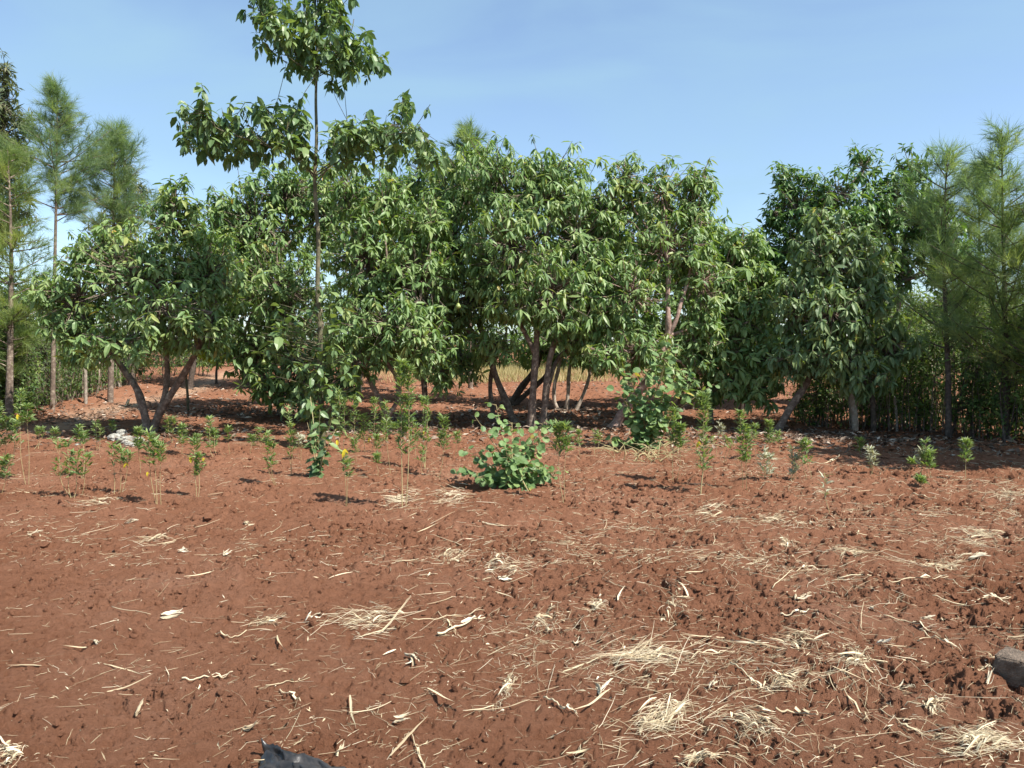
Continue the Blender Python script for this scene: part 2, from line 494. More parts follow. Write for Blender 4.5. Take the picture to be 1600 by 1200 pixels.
def limbs_to_mesh(mb, stems_w, sides=9, seed=0, wob=0.03):
    rng = np.random.default_rng(seed)
    for pts, r0, r1 in stems_w:
        n = max(8, int(len(pts) * 5))
        p = smooth_poly(pts, n)
        ph = rng.uniform(0, 6, 3)
        t = np.linspace(0, 1, n)
        p[:, 0] += wob * np.sin(t * 7 + ph[0]) * t; p[:, 1] += wob * np.sin(t * 6 + ph[1]) * t
        r = r0 + (r1 - r0) * t ** 0.8
        r = r * (1 + 0.10 * np.sin(t * 23 + ph[2])) 
        r[:2] *= np.array([1.35, 1.12])
        add_tubes(mb, p, r, sides)

ntree = 0
def broad_tree(name, label, cat, group, base, stems, lobes, nsh, leafL=0.19, leafW=0.36, nl=10, droop=0.7, mat='avocado', bark='bark',
               tmpl=LEAF_FULL, depth=1.0, zoff=0.0, tintb=0.45, sprouts=10, yellow=0.004, shell=0.6, upw=0.75, dist=None, fruit=(), twig=True, fold=0.35, spread=(45, 105)):
    """base: photo pixel of the trunk foot. stems: list of (pixel polyline, r0, r1). lobes: pixel ellipses with an optional depth offset"""
    global ntree
    ntree += 1
    if tmpl is LEAF_FULL:
        leafL *= .93; nsh = int(nsh * 1.18)
    rng = np.random.default_rng(1000 + ntree * 37)
    b = gp(*base)
    Y0 = b[1]
    root = thing(name, b, label, cat, group)
    LB = []
    for lb in lobes:
        cx, cy, rx, ry = lb[:4]
        dy = lb[4] if len(lb) > 4 else 0.0
        c = W(cx, cy, Y0 + dy)
        s = (Y0 + dy) / F
        rr = depth * 0.5 * (rx + ry) * s
        LB.append((c[0], c[1], c[2], rx * s, max(rr, 0.3), ry * s))
    # trunk and limbs
    tb = MB()
    sw = []; tips = []
    for pl, r0, r1 in stems:
        pts = []
        for i, q in enumerate(pl):
            dy = q[2] if len(q) > 2 else 0.0
            pts.append(W(q[0], q[1], Y0 + dy))
        if pl[0][1] >= base[1] - 12:
            pts[0][2] = float(ground(pts[0][0], pts[0][1])) - 0.06
        sw.append((pts, r0, r1)); tips.append((np.array(pts[-1]), r1))
        if len(pts) > 3: tips.append((np.array(pts[-2]), r1 * 1.2))
    for l in LB:
        c = np.array(l[:3])
        j = int(np.argmin([np.linalg.norm(c - t[0]) + (3 if t[0][2] > c[2] + .4 else 0) for t in tips]))
        t0, rt = tips[j]
        mid = 0.5 * (t0 + c) + np.array([rng.normal(0, .12), rng.normal(0, .12), 0.08])
        sw.append(([t0, 0.5 * (t0 + mid), mid, 0.5 * (mid + c), c], min(rt * 0.8, .045), 0.014))
    limbs_to_mesh(tb, sw, 9, ntree)
    # shoots
    P, d, k = lobe_points(rng, LB, nsh, shell)
    C = np.asarray(LB)[k, :3]
    A = unit(d * 0.75 + UP * upw + rng.normal(0, .3, (nsh, 3)))
    if sprouts:
        i = np.argsort(-(P[:, 2] + rng.normal(0, .5, nsh)))[:sprouts]
        P[i, 2] += rng.uniform(.1, .38, sprouts)
        A[i] = unit(UP + rng.normal(0, .15, (sprouts, 3)))
    if twig:
        e = P
        m = 0.55 * P + 0.45 * C + rng.normal(0, .06, P.shape); m[:, 2] -= 0.06
        tw = np.stack([C + (P - C) * 0.12, m, e], 1)
        add_tubes(tb, tw, np.broadcast_to(np.array([.011, .008, .004]), (nsh, 3)), 3)
    tb.build('trunk', M[bark], b, root)
    cb = MB()
    add_whorls(cb, rng, P, A, nl, leafL, leafW, droop, spread, tmpl, fold, tintb=tintb, yellow=yellow)
    # sparse single leaves below shoot tips
    q = P + (C - P) * rng.uniform(.08, .5, (nsh, 1)) + rng.normal(0, .05, P.shape)
    dd = unit(rng.normal(size=(nsh, 3)) + d * .5); dd[:, 2] -= droop
    add_leaves(cb, q, dd, UP + rng.normal(0, .4, (nsh, 3)), leafL * .9, leafL * leafW * .95, np.clip(rng.normal(tintb - .1, .15, nsh), 0, .9), tmpl, .3, .25)
    cb.build('crown', M[mat], b, root, smooth=False)
    for fx, fy, fdy in fruit:
        c = W(fx, fy, Y0 + fdy)
        fb = MB()
        th = np.linspace(0, math.pi, 9); ph = np.linspace(0, 2 * math.pi, 11)[:-1]
        prof = np.sin(th) * (0.036 + 0.010 * np.sin(th / 2) * 2) * np.where(th < 1.2, .78, 1)
        zz = 0.055 * np.cos(th)
        add_tubes(fb, np.stack([np.zeros(9), np.zeros(9), zz], 1)[None] + c, prof + 1e-4, 10)
        st = np.stack([c + [0, 0, .05], c + [.005, 0, .10], c + [.015, .02, .16]])
        add_tubes(fb, st, np.array([.004, .003, .003]), 4)
        fb.build('fruit', M['fruit'], b, root)
    return root, b

AV = 'avocado tree'
G_AV = 'avocado trees at the edge of the field'

broad_tree('avocado_tree', 'low wide avocado tree at far left with a V-shaped forked trunk by the path', AV, G_AV, (232, 676),
    [([(232, 678), (226, 645), (216, 610), (190, 575, .2), (150, 520, .2)], .085, .04),
     ([(236, 678), (250, 640), (284, 590), (312, 545, -.2), (335, 490, -.2)], .085, .04),
     ([(256, 630), (262, 590, .1), (258, 530, .2), (240, 440, .2)], .06, .03)],
    [(225, 430, 105, 85, .0), (125, 465, 75, 58, .3), (320, 430, 70, 80, .4), (270, 350, 62, 58, .3), (165, 395, 70, 55, .4), (72, 455, 38, 42, .4),
     (195, 532, 76, 36, -.9), (295, 520, 60, 36, -.5), (130, 545, 44, 30, -.2), (330, 505, 40, 44, -.2), (272, 312, 34, 30, .3), (120, 520, 50, 40, .2), (250, 480, 80, 45, -1.0)],
    1100, leafL=.18, leafW=.36, nl=10, droop=.75, tintb=.52, sprouts=14)

broad_tree('avocado_tree', 'bushy avocado tree with leaves almost to the soil, left behind the tall thin pole tree', AV, G_AV, (437, 648),
    [([(437, 650), (440, 610), (446, 560), (440, 480), (430, 400)], .075, .035), ([(446, 560), (480, 520), (500, 450)], .05, .03), ([(440, 590), (400, 555), (375, 520)], .05, .03)],
    [(400, 350, 72, 70, .3), (360, 420, 55, 78, .2), (450, 300, 78, 48, .6), (440, 450, 95, 80, -.5), (400, 545, 62, 50, -.6), (470, 570, 58, 62, -1.0), (350, 330, 30, 38, .4), (520, 330, 60, 60, .6), (350, 500, 34, 50, 0), (420, 600, 44, 34, -1.2), (475, 625, 36, 34, -1.5), (530, 590, 40, 40, -.6)],
    1150, leafL=.21, leafW=.36, droop=.8, tintb=.46, sprouts=14, fruit=[(412, 566, -1.6)])

broad_tree('avocado_tree', 'avocado tree with slim dark trunks splitting low, just right of the tall pole tree', AV, G_AV, (610, 672),
    [([(610, 674), (603, 645), (585, 610), (566, 560, .2), (560, 490, .3)], .06, .035), ([(606, 650), (624, 625), (622, 590), (598, 560), (610, 470)], .05, .03), ([(566, 575, .2), (600, 520), (655, 470)], .04, .03)],
    [(575, 400, 72, 85, .5), (650, 430, 70, 90, .3), (600, 505, 72, 48, -.5), (660, 530, 58, 52, -.3), (555, 500, 50, 58, .2), (600, 320, 50, 50, .6), (545, 300, 40, 46, .7), (670, 350, 45, 50, .5), (560, 565, 44, 34, -.4), (690, 580, 34, 34, .6)],
    950, leafL=.19, leafW=.35, droop=.85, tintb=.46, sprouts=12)

broad_tree('avocado_tree', 'dense avocado tree at centre with two straight upright trunks behind the low round-leaved bush', AV, G_AV, (840, 668),
    [([(830, 670), (832, 620), (836, 560), (842, 480), (850, 380)], .085, .045), ([(848, 672), (852, 620), (858, 560), (890, 480), (915, 400)], .08, .04), ([(854, 610), (870, 560, .3), (910, 520, .3), (940, 470, .2)], .05, .03), ([(836, 550), (800, 480), (785, 380)], .05, .03)],
    [(845, 310, 95, 72, .4), (905, 380, 68, 90, .2), (800, 385, 85, 85, -.2), (865, 455, 88, 62, -.5), (930, 455, 52, 78, -.2), (780, 275, 56, 52, .3), (865, 268, 46, 36, .3), (940, 340, 38, 55, .4), (900, 520, 50, 40, -.1), (800, 470, 60, 44, -.3)],
    1150, leafL=.21, leafW=.30, droop=1.0, tintb=.5, sprouts=16, fruit=[(938, 437, -.9), (716, 478, -1)])

broad_tree('avocado_tree', 'avocado tree with a trunk leaning left, just left of the central twin trunks', AV, G_AV, (803, 658),
    [([(806, 660), (790, 625), (772, 585), (762, 545), (735, 460)], .085, .045), ([(772, 650, .3), (766, 610, .3), (770, 570, .2), (790, 520)], .06, .035), ([(762, 545), (700, 470), (690, 380)], .05, .03)],
    [(735, 290, 48, 66, .2), (705, 385, 72, 90, 0), (740, 460, 70, 62, -.4), (690, 490, 55, 58, -.2), (768, 535, 46, 30, -1.0), (700, 300, 40, 50, .5), (720, 560, 50, 40, .5), (745, 250, 36, 32, .3)],
    800, leafL=.21, leafW=.29, droop=1.0, tintb=.52, sprouts=12)

broad_tree('avocado_tree', 'avocado tree with a bare pinkish upper limb, behind the climbing round-leaved bush', AV, G_AV, (962, 668),
    [([(958, 670), (972, 645), (1000, 610), (1030, 560), (1043, 525)], .11, .065), ([(1043, 527, -.2), (1045, 500, -.3), (1044, 470, -.2), (1042, 400)], .062, .04), ([(1041, 530, -.2), (1058, 500, -.3), (1062, 474, -.2), (1085, 410)], .045, .03), ([(990, 625), (975, 560), (965, 470)], .05, .03)],
    [(962, 335, 48, 68, .5), (1035, 300, 66, 46, .3), (1085, 335, 36, 66, .3), (1040, 385, 72, 62, .1), (985, 460, 62, 64, -.3), (1000, 545, 58, 46, -.4), (1095, 440, 46, 70, .2), (980, 275, 36, 36, .4), (1100, 285, 28, 36, .3), (1090, 520, 40, 50, .2), (945, 550, 34, 30, -.8), (1080, 580, 50, 40, .2)],
    980, leafL=.19, leafW=.33, droop=.85, tintb=.52, sprouts=16, bark='bark_pink')

broad_tree('avocado_tree', 'short round avocado tree with big glossy low leaves, right of the pinkish limbed tree', AV, G_AV, (1112, 662),
    [([(1112, 664), (1110, 630), (1114, 590), (1130, 520), (1140, 440)], .05, .03), ([(1110, 610), (1150, 580), (1185, 540)], .035, .025)],
    [(1135, 430, 56, 66, .4), (1165, 500, 56, 60, 0), (1120, 540, 48, 52, -.2), (1195, 560, 42, 48, -.6), (1155, 385, 44, 36, .5), (1190, 450, 36, 50, .3), (1140, 590, 40, 34, -.5), (1185, 605, 34, 32, -.8), (1110, 610, 36, 24, 0)],
    720, leafL=.21, leafW=.40, droop=.85, tintb=.55, sprouts=10)

broad_tree('avocado_tree', 'pale droopy leaved avocado tree on a slanting trunk at the right before the hedge', AV, G_AV, (1212, 674),
    [([(1210, 676), (1235, 636), (1262, 600), (1285, 540), (1290, 440)], .08, .045), ([(1270, 590), (1320, 560), (1370, 530)], .045, .025), ([(1280, 560), (1245, 510), (1240, 470)], .045, .025)],
    [(1290, 400, 66, 66, .2), (1250, 475, 48, 62, 0), (1345, 470, 58, 62, .1), (1310, 550, 72, 42, -.4), (1395, 535, 40, 44, -.2), (1240, 555, 42, 36, -.3), (1288, 348, 36, 32, .2), (1360, 420, 40, 40, .4), (1300, 490, 60, 50, -.5), (1345, 580, 50, 34, -.6)],
    820, leafL=.21, leafW=.36, droop=1.15, mat='avocado_pale', tintb=.5, sprouts=8, yellow=.015)

broad_tree('avocado_tree', 'tall dark green avocado tree against the sky at right, behind the pale droopy one', AV, G_AV, (1330, 640),
    [([(1330, 642), (1322, 580), (1310, 500), (1300, 400), (1295, 330)], .10, .05), ([(1310, 480), (1260, 420), (1245, 340)], .06, .03)],
    [(1250, 325, 56, 56, .2), (1228, 280, 30, 30, .2), (1310, 305, 66, 46, 0), (1350, 265, 32, 36, .2), (1222, 385, 40, 46, .1), (1310, 375, 76, 60, -.2), (1370, 350, 50, 56, 0), (1210, 330, 24, 26, .1), (1260, 440, 50, 50, .2), (1190, 400, 30, 36, .3)],
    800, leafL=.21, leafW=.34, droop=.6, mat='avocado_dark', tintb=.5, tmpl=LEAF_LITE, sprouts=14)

broad_tree('avocado_tree', 'loose avocado tree on a thin bare trunk showing sky through its crown, right side', AV, G_AV, (1386, 640),
    [([(1386, 642), (1392, 580), (1402, 500), (1408, 440), (1418, 350)], .075, .04), ([(1404, 470), (1370, 430), (1365, 400)], .03, .02), ([(1408, 440), (1440, 400), (1455, 370)], .03, .02)],
    [(1395, 320, 44, 50, 0), (1422, 272, 32, 34, .2), (1435, 350, 36, 48, 0), (1470, 380, 40, 44, 0), (1400, 400, 34, 36, .2), (1455, 320, 28, 34, 0), (1405, 440, 24, 18, 0), (1475, 430, 30, 28, -1.5), (1470, 350, 34, 40, -1.5), (1500, 400, 26, 30, -2)],
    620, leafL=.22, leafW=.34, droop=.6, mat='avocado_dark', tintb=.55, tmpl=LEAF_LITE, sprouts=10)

# second row of avocado trees, farther back
for spec in [
    ('avocado tree behind the far left forked tree, half hidden by its crown', (296, 606), [([(296, 608), (300, 580), (310, 520), (325, 430)], .09, .05)],
        [(330, 400, 50, 62), (380, 370, 50, 60), (300, 480, 55, 50), (370, 450, 50, 50), (330, 335, 30, 30)], 430, 'avocado'),
    ('distant avocado tree with low bent stem and green fruit, seen left under the bushy tree', (385, 605), [([(392, 607), (378, 580), (372, 550), (400, 470)], .08, .05), ([(440, 612), (415, 590), (385, 568)], .07, .05)],
        [(420, 400, 60, 60), (440, 480, 60, 56), (480, 300, 60, 42), (400, 540, 50, 26)], 380, 'avocado'),
    ('avocado tree in the second row with crown top just right of the tall pole tree', (560, 612), [([(560, 614), (562, 580), (570, 520), (585, 400)], .09, .05), ([(530, 614), (540, 585), (560, 560)], .06, .05)],
        [(570, 300, 56, 44), (630, 330, 60, 60), (600, 420, 70, 70), (520, 270, 48, 36), (540, 480, 60, 50), (640, 500, 50, 50), (500, 380, 50, 60)], 560, 'avocado'),
    ('thin avocado tree in the second row, its crown top left of the central crown', (665, 626), [([(665, 628), (662, 590), (655, 540), (650, 420)], .08, .045), ([(663, 585), (690, 550), (690, 500)], .05, .03)],
        [(660, 270, 40, 48), (625, 300, 40, 50), (690, 300, 36, 56), (650, 370, 60, 60), (680, 460, 56, 60), (640, 550, 46, 40), (690, 590, 24, 24)], 480, 'avocado'),
    ('avocado tree with dark slanted trunk in deep shade behind the central twin trunks', (800, 632), [([(795, 634), (815, 605), (835, 580), (860, 500)], .10, .06), ([(800, 632), (826, 612), (852, 590), (900, 520)], .08, .05)],
        [(820, 430, 70, 70), (880, 480, 66, 60), (900, 300, 50, 50), (760, 400, 60, 60), (930, 420, 50, 60), (840, 545, 60, 26)], 480, 'avocado'),
    ('avocado tree on three pale curved stems growing from a mulch mound, behind the centre', (888, 642), [([(874, 640), (866, 628), (866, 600), (880, 540)], .05, .04), ([(884, 640), (888, 615), (890, 580), (900, 500)], .05, .04), ([(900, 636), (914, 610), (920, 590), (930, 520)], .045, .035)],
        [(900, 470, 60, 60), (950, 480, 50, 60), (880, 535, 56, 34), (930, 545, 50, 34), (960, 400, 40, 60), (1000, 420, 50, 60)], 460, 'avocado'),
    ('second row avocado tree filling the gap behind the short round glossy one', (1160, 640), [([(1160, 642), (1162, 600), (1170, 520), (1175, 430)], .08, .04)],
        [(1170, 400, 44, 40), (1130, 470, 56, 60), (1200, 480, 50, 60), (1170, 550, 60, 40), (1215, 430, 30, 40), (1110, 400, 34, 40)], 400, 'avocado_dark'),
    ('second row avocado tree with dark trunk behind the bare pinkish limb', (1062, 640), [([(1062, 642), (1066, 600), (1060, 540), (1055, 440)], .09, .05)],
        [(1060, 430, 60, 60), (1020, 350, 50, 50), (1100, 380, 40, 60), (1050, 520, 60, 50), (1000, 500, 40, 50), (1090, 570, 40, 30)], 400, 'avocado'),
]:
    lab, bs, st, lb, n, mt = spec
    broad_tree('avocado_tree', lab, AV, 'avocado trees of the second row', bs, st, lb, n, leafL=.24, leafW=.36, nl=9, droop=.8, mat=mt, bark='bark_dark' if 'pale' not in lab else 'bark_pale', tmpl=LEAF_LITE, sprouts=8, tintb=.45)

# young tree behind the left one, back-lit glow put into its leaf colour
broad_tree('young_tree', 'young tree with leaves coloured bright yellow-green as if back-lit, behind the far left forked trunk', 'tree', None, (338, 599), [([(338, 601), (338, 585), (340, 560), (346, 535)], .05, .02)],
    [(346, 528, 30, 20, 0), (326, 548, 26, 14, 0), (362, 548, 20, 14, 0)], 130, leafL=.28, leafW=.34, nl=9, droop=.5, mat='backlit_leaf', bark='bark_dark', tmpl=LEAF_LITE, sprouts=3, tintb=.5)

# ---- the tall thin pole tree with stacked tiers
def pole_tree():
    rng = np.random.default_rng(77)
    b = gp(503, 694)
    Y0 = b[1]
    root = thing('tall_pole_tree', b, 'tall thin pole-like tree with separate tufted tiers of large leaves rising above all others', 'tree')
    tb = MB()
    main = [W(503, 696, Y0), W(501, 600, Y0), W(498, 480, Y0), W(496, 360, Y0), W(492, 262, Y0), W(494, 200, Y0), W(495, 130, Y0), W(494, 60, Y0), W(494, 0, Y0), W(494, -30, Y0)]
    main[0][2] = b[2] - .05
    p = smooth_poly(main, 60); t = np.linspace(0, 1, 60)
    p[:, 0] += .012 * np.sin(t * 31)
    r = np.interp(t, [0, .05, .35, .6, .8, 1], [.065, .046, .037, .029, .020, .010])
    add_tubes(tb, p, r, 10)
    shoots_P, shoots_A = [], []
    def branch(path, r0, ntip, spread, updown=(0.0, .5), lenr=(.15, .45)):
        q = smooth_poly([W(a, c, Y0 + dy) for a, c, dy in path], 14)
        add_tubes(tb, q, np.linspace(r0, .006, 14), 6)
        for k in range(int(ntip * .55)):
            f = rng.uniform(.35, 1.0)
            s = q[int(f * 13)]
            d = unit(np.array([rng.normal(0, .8), rng.normal(0, .8), rng.uniform(*updown)]) + unit(q[-1] - q[0]) * spread)
            e = s + d * rng.uniform(*lenr) * .9 + np.array([0, 0, rng.uniform(-.05, .42) * rng.random()])
            add_tubes(tb, np.stack([s, 0.5 * (s + e) + [0, 0, -.02], e]), np.array([.007, .005, .004]), 4)
            shoots_P.append(e); shoots_A.append(unit(d * .5 + UP * .9 + rng.normal(0, .2, 3)))
    # lower whorl
    branch([(492, 272, 0), (450, 240, -.3), (390, 218, -.6), (340, 205, -.8), (312, 178, -.8)], .011, 30, .5)
    branch([(492, 268, 0), (440, 235, .2), (360, 215, .5), (320, 205, .6), (300, 210, .6)], .011, 22, .4)
    branch([(492, 280, 0), (470, 250, -.3), (445, 225, -.5), (450, 190, -.5)], .010, 26, .4)
    branch([(492, 276, 0), (465, 245, .4), (420, 212, .6), (415, 190, .6)], .010, 20, .4)
    branch([(494, 290, 0), (520, 250, -.3), (545, 228, -.5), (560, 205, -.5)], .011, 26, .4)
    branch([(494, 275, 0), (540, 240, .3), (590, 222, .5), (625, 195, .5), (630, 168, .5)], .011, 28, .5)
    branch([(494, 270, 0), (560, 225, -.2), (630, 205, -.4), (672, 210, -.5)], .010, 24, .5)
    branch([(494, 280, 0), (550, 235, .6), (600, 205, .9)], .010, 16, .4)
    # top tier
    branch([(494, 118, 0), (450, 90, -.3), (420, 50, -.5), (405, 10, -.5)], .008, 26, .5, (.0, .6))
    branch([(494, 120, 0), (460, 85, .3), (440, 40, .5), (430, 5, .5)], .008, 18, .5, (.0, .6))
    branch([(494, 122, 0), (540, 95, .3), (575, 90, .5), (582, 115, .5)], .008, 20, .4, (.0, .4))
    branch([(494, 110, 0), (530, 80, -.3), (550, 50, -.5), (553, 30, -.5)], .008, 24, .4, (.0, .6))
    branch([(494, 90, 0), (480, 50, -.2), (475, 10, -.3)], .007, 20, .4, (.0, .6))
    branch([(494, 80, 0), (515, 40, .2), (520, 0, .3), (515, -20, .3)], .007, 18, .4, (.0, .6))
    branch([(494, 70, 0), (496, 20, 0), (496, -40, 0)], .006, 14, .4, (.0, .6))
    clumps = [(332, 188, 50, 46, -.6, 62), (305, 215, 26, 26, .3, 22), (372, 212, 40, 34, .3, 40), (440, 205, 46, 42, -.4, 60), (455, 175, 26, 26, .3, 20), (415, 175, 22, 22, .2, 14),
              (555, 215, 46, 40, -.3, 56), (540, 190, 22, 20, .3, 14), (612, 208, 46, 40, .3, 54), (632, 165, 16, 26, .4, 14), (660, 220, 34, 30, -.3, 30),
              (440, 40, 36, 36, -.3, 36), (412, 15, 18, 22, -.4, 14), (490, 50, 46, 50, .2, 64), (545, 70, 34, 40, -.3, 44), (575, 98, 20, 24, .3, 18), (505, 100, 40, 26, 0, 40), (510, -5, 34, 30, 0, 26), (455, 78, 26, 26, .2, 20)]
    S0 = np.array(shoots_P)
    for cx, cy, rx, ry, dy, n in clumps:
        c = W(cx, cy, Y0 + dy); sc = Y0 / F
        d = unit(rng.normal(size=(n, 3))) * (rng.random((n, 1)) ** .4)
        d = d[:max(7, int(n * .62))]
        for q in c + d * np.array([rx * sc * 1.12, .6 * (rx + ry) * sc, ry * sc]):
            j = S0[np.argmin(np.linalg.norm(S0 - q - [0, 0, -.15], axis=1))]
            add_tubes(tb, np.stack([j, .5 * (j + q) + [0, 0, -.03], q]), np.array([.006, .005, .003]), 3)
            shoots_P.append(q); shoots_A.append(unit(UP * .9 + rng.normal(0, .45, 3)))
    crown = MB()
    P = np.array(shoots_P); A = np.array(shoots_A)
    add_whorls(crown, rng, P, A, 10, .175, .50, 1.0, (40, 100), LEAF_FULL, .2, (.15, .45), .2, .5, .24, 0.0)
    # leafy shoots hugging the lower trunk
    for a, y0, y1, n, sx in [(0, 690, 560, 26, 22), (-8, 735, 640, 22, 12), (10, 560, 440, 16, 34), (-60, 420, 300, 34, 40), (60, 430, 280, 30, 45), (-45, 560, 470, 34, 45), (-75, 500, 400, 34, 40), (30, 620, 540, 22, 34), (-30, 640, 560, 24, 30)]:
        f = rng.random(n)
        for k in range(n):
            pt = W(500 + a + rng.normal(0, sx * .6), y0 + (y1 - y0) * f[k], Y0 + rng.uniform(-.45, .1))
            s = W(500, min(700, y0 + (y1 - y0) * f[k] + 18), Y0)
            if abs(a) < 50:
                add_tubes(tb, np.stack([s, .5 * (s + pt), pt]), np.array([.006, .004, .003]), 4)
                add_whorls(crown, rng, pt[None], unit(UP + rng.normal(0, .3, 3))[None], 5, .17, .55, .8, (50, 100), LEAF_FULL, .25, (.1, .4), .15, .55, .2, 0.01)
    tb.build('trunk', M['green_stem'], b, root)
    crown.build('crown', M['broad'], b, root, smooth=False)
pole_tree()

# ---- feathery trees (casuarina, grevillea kind) at both edges
def feather_tree(label, name, base, trunk_px, h_top, widths, mat, bark='bark', seed=1, nb=60, needle=.21, nn=26, nw=.0065, group=None, rise=.55, rad=.08, dens=1.0, d=None):
    """widths: [(py, half width in px)] crown profile, from low to high"""
    rng = np.random.default_rng(seed)
    b = gp(*base) if d is None else np.array([*W(base[0], base[1], d)[:2], 0])
    if d is not None: b[2] = float(ground(b[0], b[1]))
    Y0 = b[1]; s = Y0 / F
    root = thing(name, b, label, 'tree', group)
    tb = MB()
    main = [W(x, y, Y0) for x, y in trunk_px]; main[0][2] = b[2] - .05; main[0][0] = b[0]
    p = smooth_poly(main, 50)
    add_tubes(tb, p, np.linspace(rad, .008, 50) , 8)
    pys = np.array([w[0] for w in widths], float); hw = np.array([w[1] for w in widths], float)
    zs = np.array([W(0, y, Y0)[2] for y in pys]); o = np.argsort(zs)
    Ps, Ds, Tb = [], [], []
    zlo, zhi = zs.min(), zs.max()
    nb = int(nb * .5)
    for k in range(nb):
        f = (k + rng.random()) / nb
        z = zlo + (zhi - zlo) * f
        i = np.argmin(np.abs(p[:, 2] - z)); s0 = p[i]
        w = np.interp(z, zs[o], hw[o]) * s * (rng.uniform(.3, 1.0) if rng.random() < .75 else rng.uniform(1.0, 1.35))
        tk = rng.normal(.5, .26)
        a = rng.uniform(0, 2 * math.pi)
        dr = np.array([math.cos(a), math.sin(a), 0])
        e = s0 + dr * w + UP * w * rise * rng.uniform(.4, 1.6)
        m = .5 * (s0 + e) + UP * (-.06 * w)
        q = smooth_poly([s0, m, e], 8)
        add_tubes(tb, q, np.linspace(.016, .004, 8), 4)
        ns = int((4 + 8 * w) * dens)
        for j in range(ns):
            t = rng.uniform(.25, 1.0)
            c = q[int(t * 7)] + rng.normal(0, .03 + .05 * w, 3) - UP * .05 * rng.random()
            dd = unit(unit(e - s0) * .8 + UP * .45 + rng.normal(0, .5, 3))
            Ps.append(c); Ds.append(dd); Tb.append(tk)
    for k in range(int(10 * dens)):
        t = rng.uniform(.93, 1.0); c = p[int(t * 49)]
        Ps.append(c + rng.normal(0, .04, 3)); Ds.append(unit(UP + rng.normal(0, .3, 3))); Tb.append(.5)
    tb.build('trunk', M[bark], b, root)
    Ps = np.array(Ps); Ds = np.array(Ds); n = len(Ps)
    cb = MB()
    PP = np.repeat(Ps, nn, 0); DD = unit(np.repeat(Ds, nn, 0) + rng.normal(0, .42, (n * nn, 3)))
    off = np.repeat(Ds, nn, 0) * rng.uniform(0, .22, (n * nn, 1))
    DD[:, 2] -= .12
    L = needle * rng.uniform(.6, 1.35, n * nn)
    ts = np.clip(np.repeat(np.array(Tb) + rng.normal(0, .12, n), nn) + rng.normal(0, .1, n * nn), 0, 1)
    add_leaves(cb, PP + off, DD, rng.normal(size=(n * nn, 3)), L, nw, ts, NEEDLE, 0, rng.uniform(0, .25, n * nn))
    cb.build('crown', M[mat], b, root, smooth=False)
    return root

feather_tree('slender feathery tree with bare straight lower trunk at left, full height against the sky', 'feathery_tree', (82, 648),
    [(82, 648), (84, 500), (86, 400), (88, 300), (89, 200), (90, 138)], 138, [(345, 52), (315, 74), (270, 66), (235, 44), (200, 36), (165, 16), (135, 5)], 'feather', seed=11, nb=130, rad=.06, nn=30, dens=1.6)
feather_tree('yellowish feathery tree cut by the left edge of the view', 'feathery_tree', (14, 660),
    [(14, 660), (16, 540), (18, 420), (16, 320), (12, 235)], 235, [(590, 36), (530, 46), (480, 52), (430, 62), (380, 55), (320, 40), (270, 30), (235, 10)], 'feather_yellow', seed=12, nb=140, nn=28, dens=1.4)
feather_tree('feathery tree with brownish seed tips just right of the slender one at left', 'feathery_tree', (172, 620),
    [(172, 620), (174, 540), (176, 440), (178, 330), (180, 205)], 205, [(370, 50), (320, 66), (280, 50), (235, 30), (205, 8)], 'feather', seed=13, nb=130, needle=.26, dens=1.6, d=20)
broad_tree('silky_oak_tree', 'olive brown tall tree at the top left corner, its crown cut by the edge', 'tree', None, (-22, 640),
    [([(-22, 642), (-16, 520), (-8, 350), (0, 220), (4, 110)], .12, .03)],
    [(4, 160, 18, 52), (-10, 250, 34, 60), (38, 190, 12, 22), (25, 240, 22, 30), (0, 330, 40, 60), (-40, 300, 40, 80), (8, 112, 8, 16)], 900, leafL=.19, leafW=.24, nl=14, droop=.3, mat='olive', bark='bark_dark', tmpl=LEAF_LITE, sprouts=10, tintb=.5, yellow=0)
broad_tree('silky_oak_tree', 'sparse olive tree with tan tips behind the feathery trees at left', 'tree', None, (206, 606),
    [([(206, 608), (204, 500), (200, 380), (196, 280), (192, 215)], .10, .03)],
    [(190, 235, 14, 30), (172, 225, 12, 16), (203, 260, 14, 24), (196, 310, 30, 40), (222, 300, 14, 16), (180, 370, 40, 50)], 220, leafL=.24, leafW=.2, nl=14, droop=.3, mat='olive', bark='bark_dark', tmpl=LEAF_LITE, sprouts=6, tintb=.65, yellow=0)

feather_tree('feathery tree with straight dark trunk rising from the right hedge', 'feathery_tree', (1482, 682),
    [(1482, 682), (1482, 600), (1478, 500), (1474, 400), (1476, 320), (1480, 240)], 240, [(560, 40), (500, 74), (450, 80), (400, 62), (340, 52), (290, 36), (240, 6)], 'feather', 'bark_dark', seed=21, nb=120, nn=24, dens=1.25, rise=.7, rad=.06)
feather_tree('tall pointed feathery tree near the right edge of the view', 'feathery_tree', (1572, 690),
    [(1572, 690), (1572, 600), (1570, 480), (1567, 360), (1566, 280), (1565, 205)], 205, [(600, 70), (540, 95), (470, 100), (420, 84), (350, 62), (290, 38), (240, 16), (205, 3)], 'feather', 'bark_dark', seed=22, nb=160, nn=24, dens=1.25, rise=.55, rad=.06)
feather_tree('feathery tree partly out of view at the right edge, yellowish outer sprays', 'feathery_tree', (1650, 700),
    [(1650, 700), (1650, 560), (1645, 420), (1640, 330), (1638, 240)], 240, [(640, 90), (560, 110), (440, 90), (350, 50), (240, 12)], 'feather_yellow', 'bark_dark', seed=23, nb=130, nn=24, dens=1.1, rise=.6)
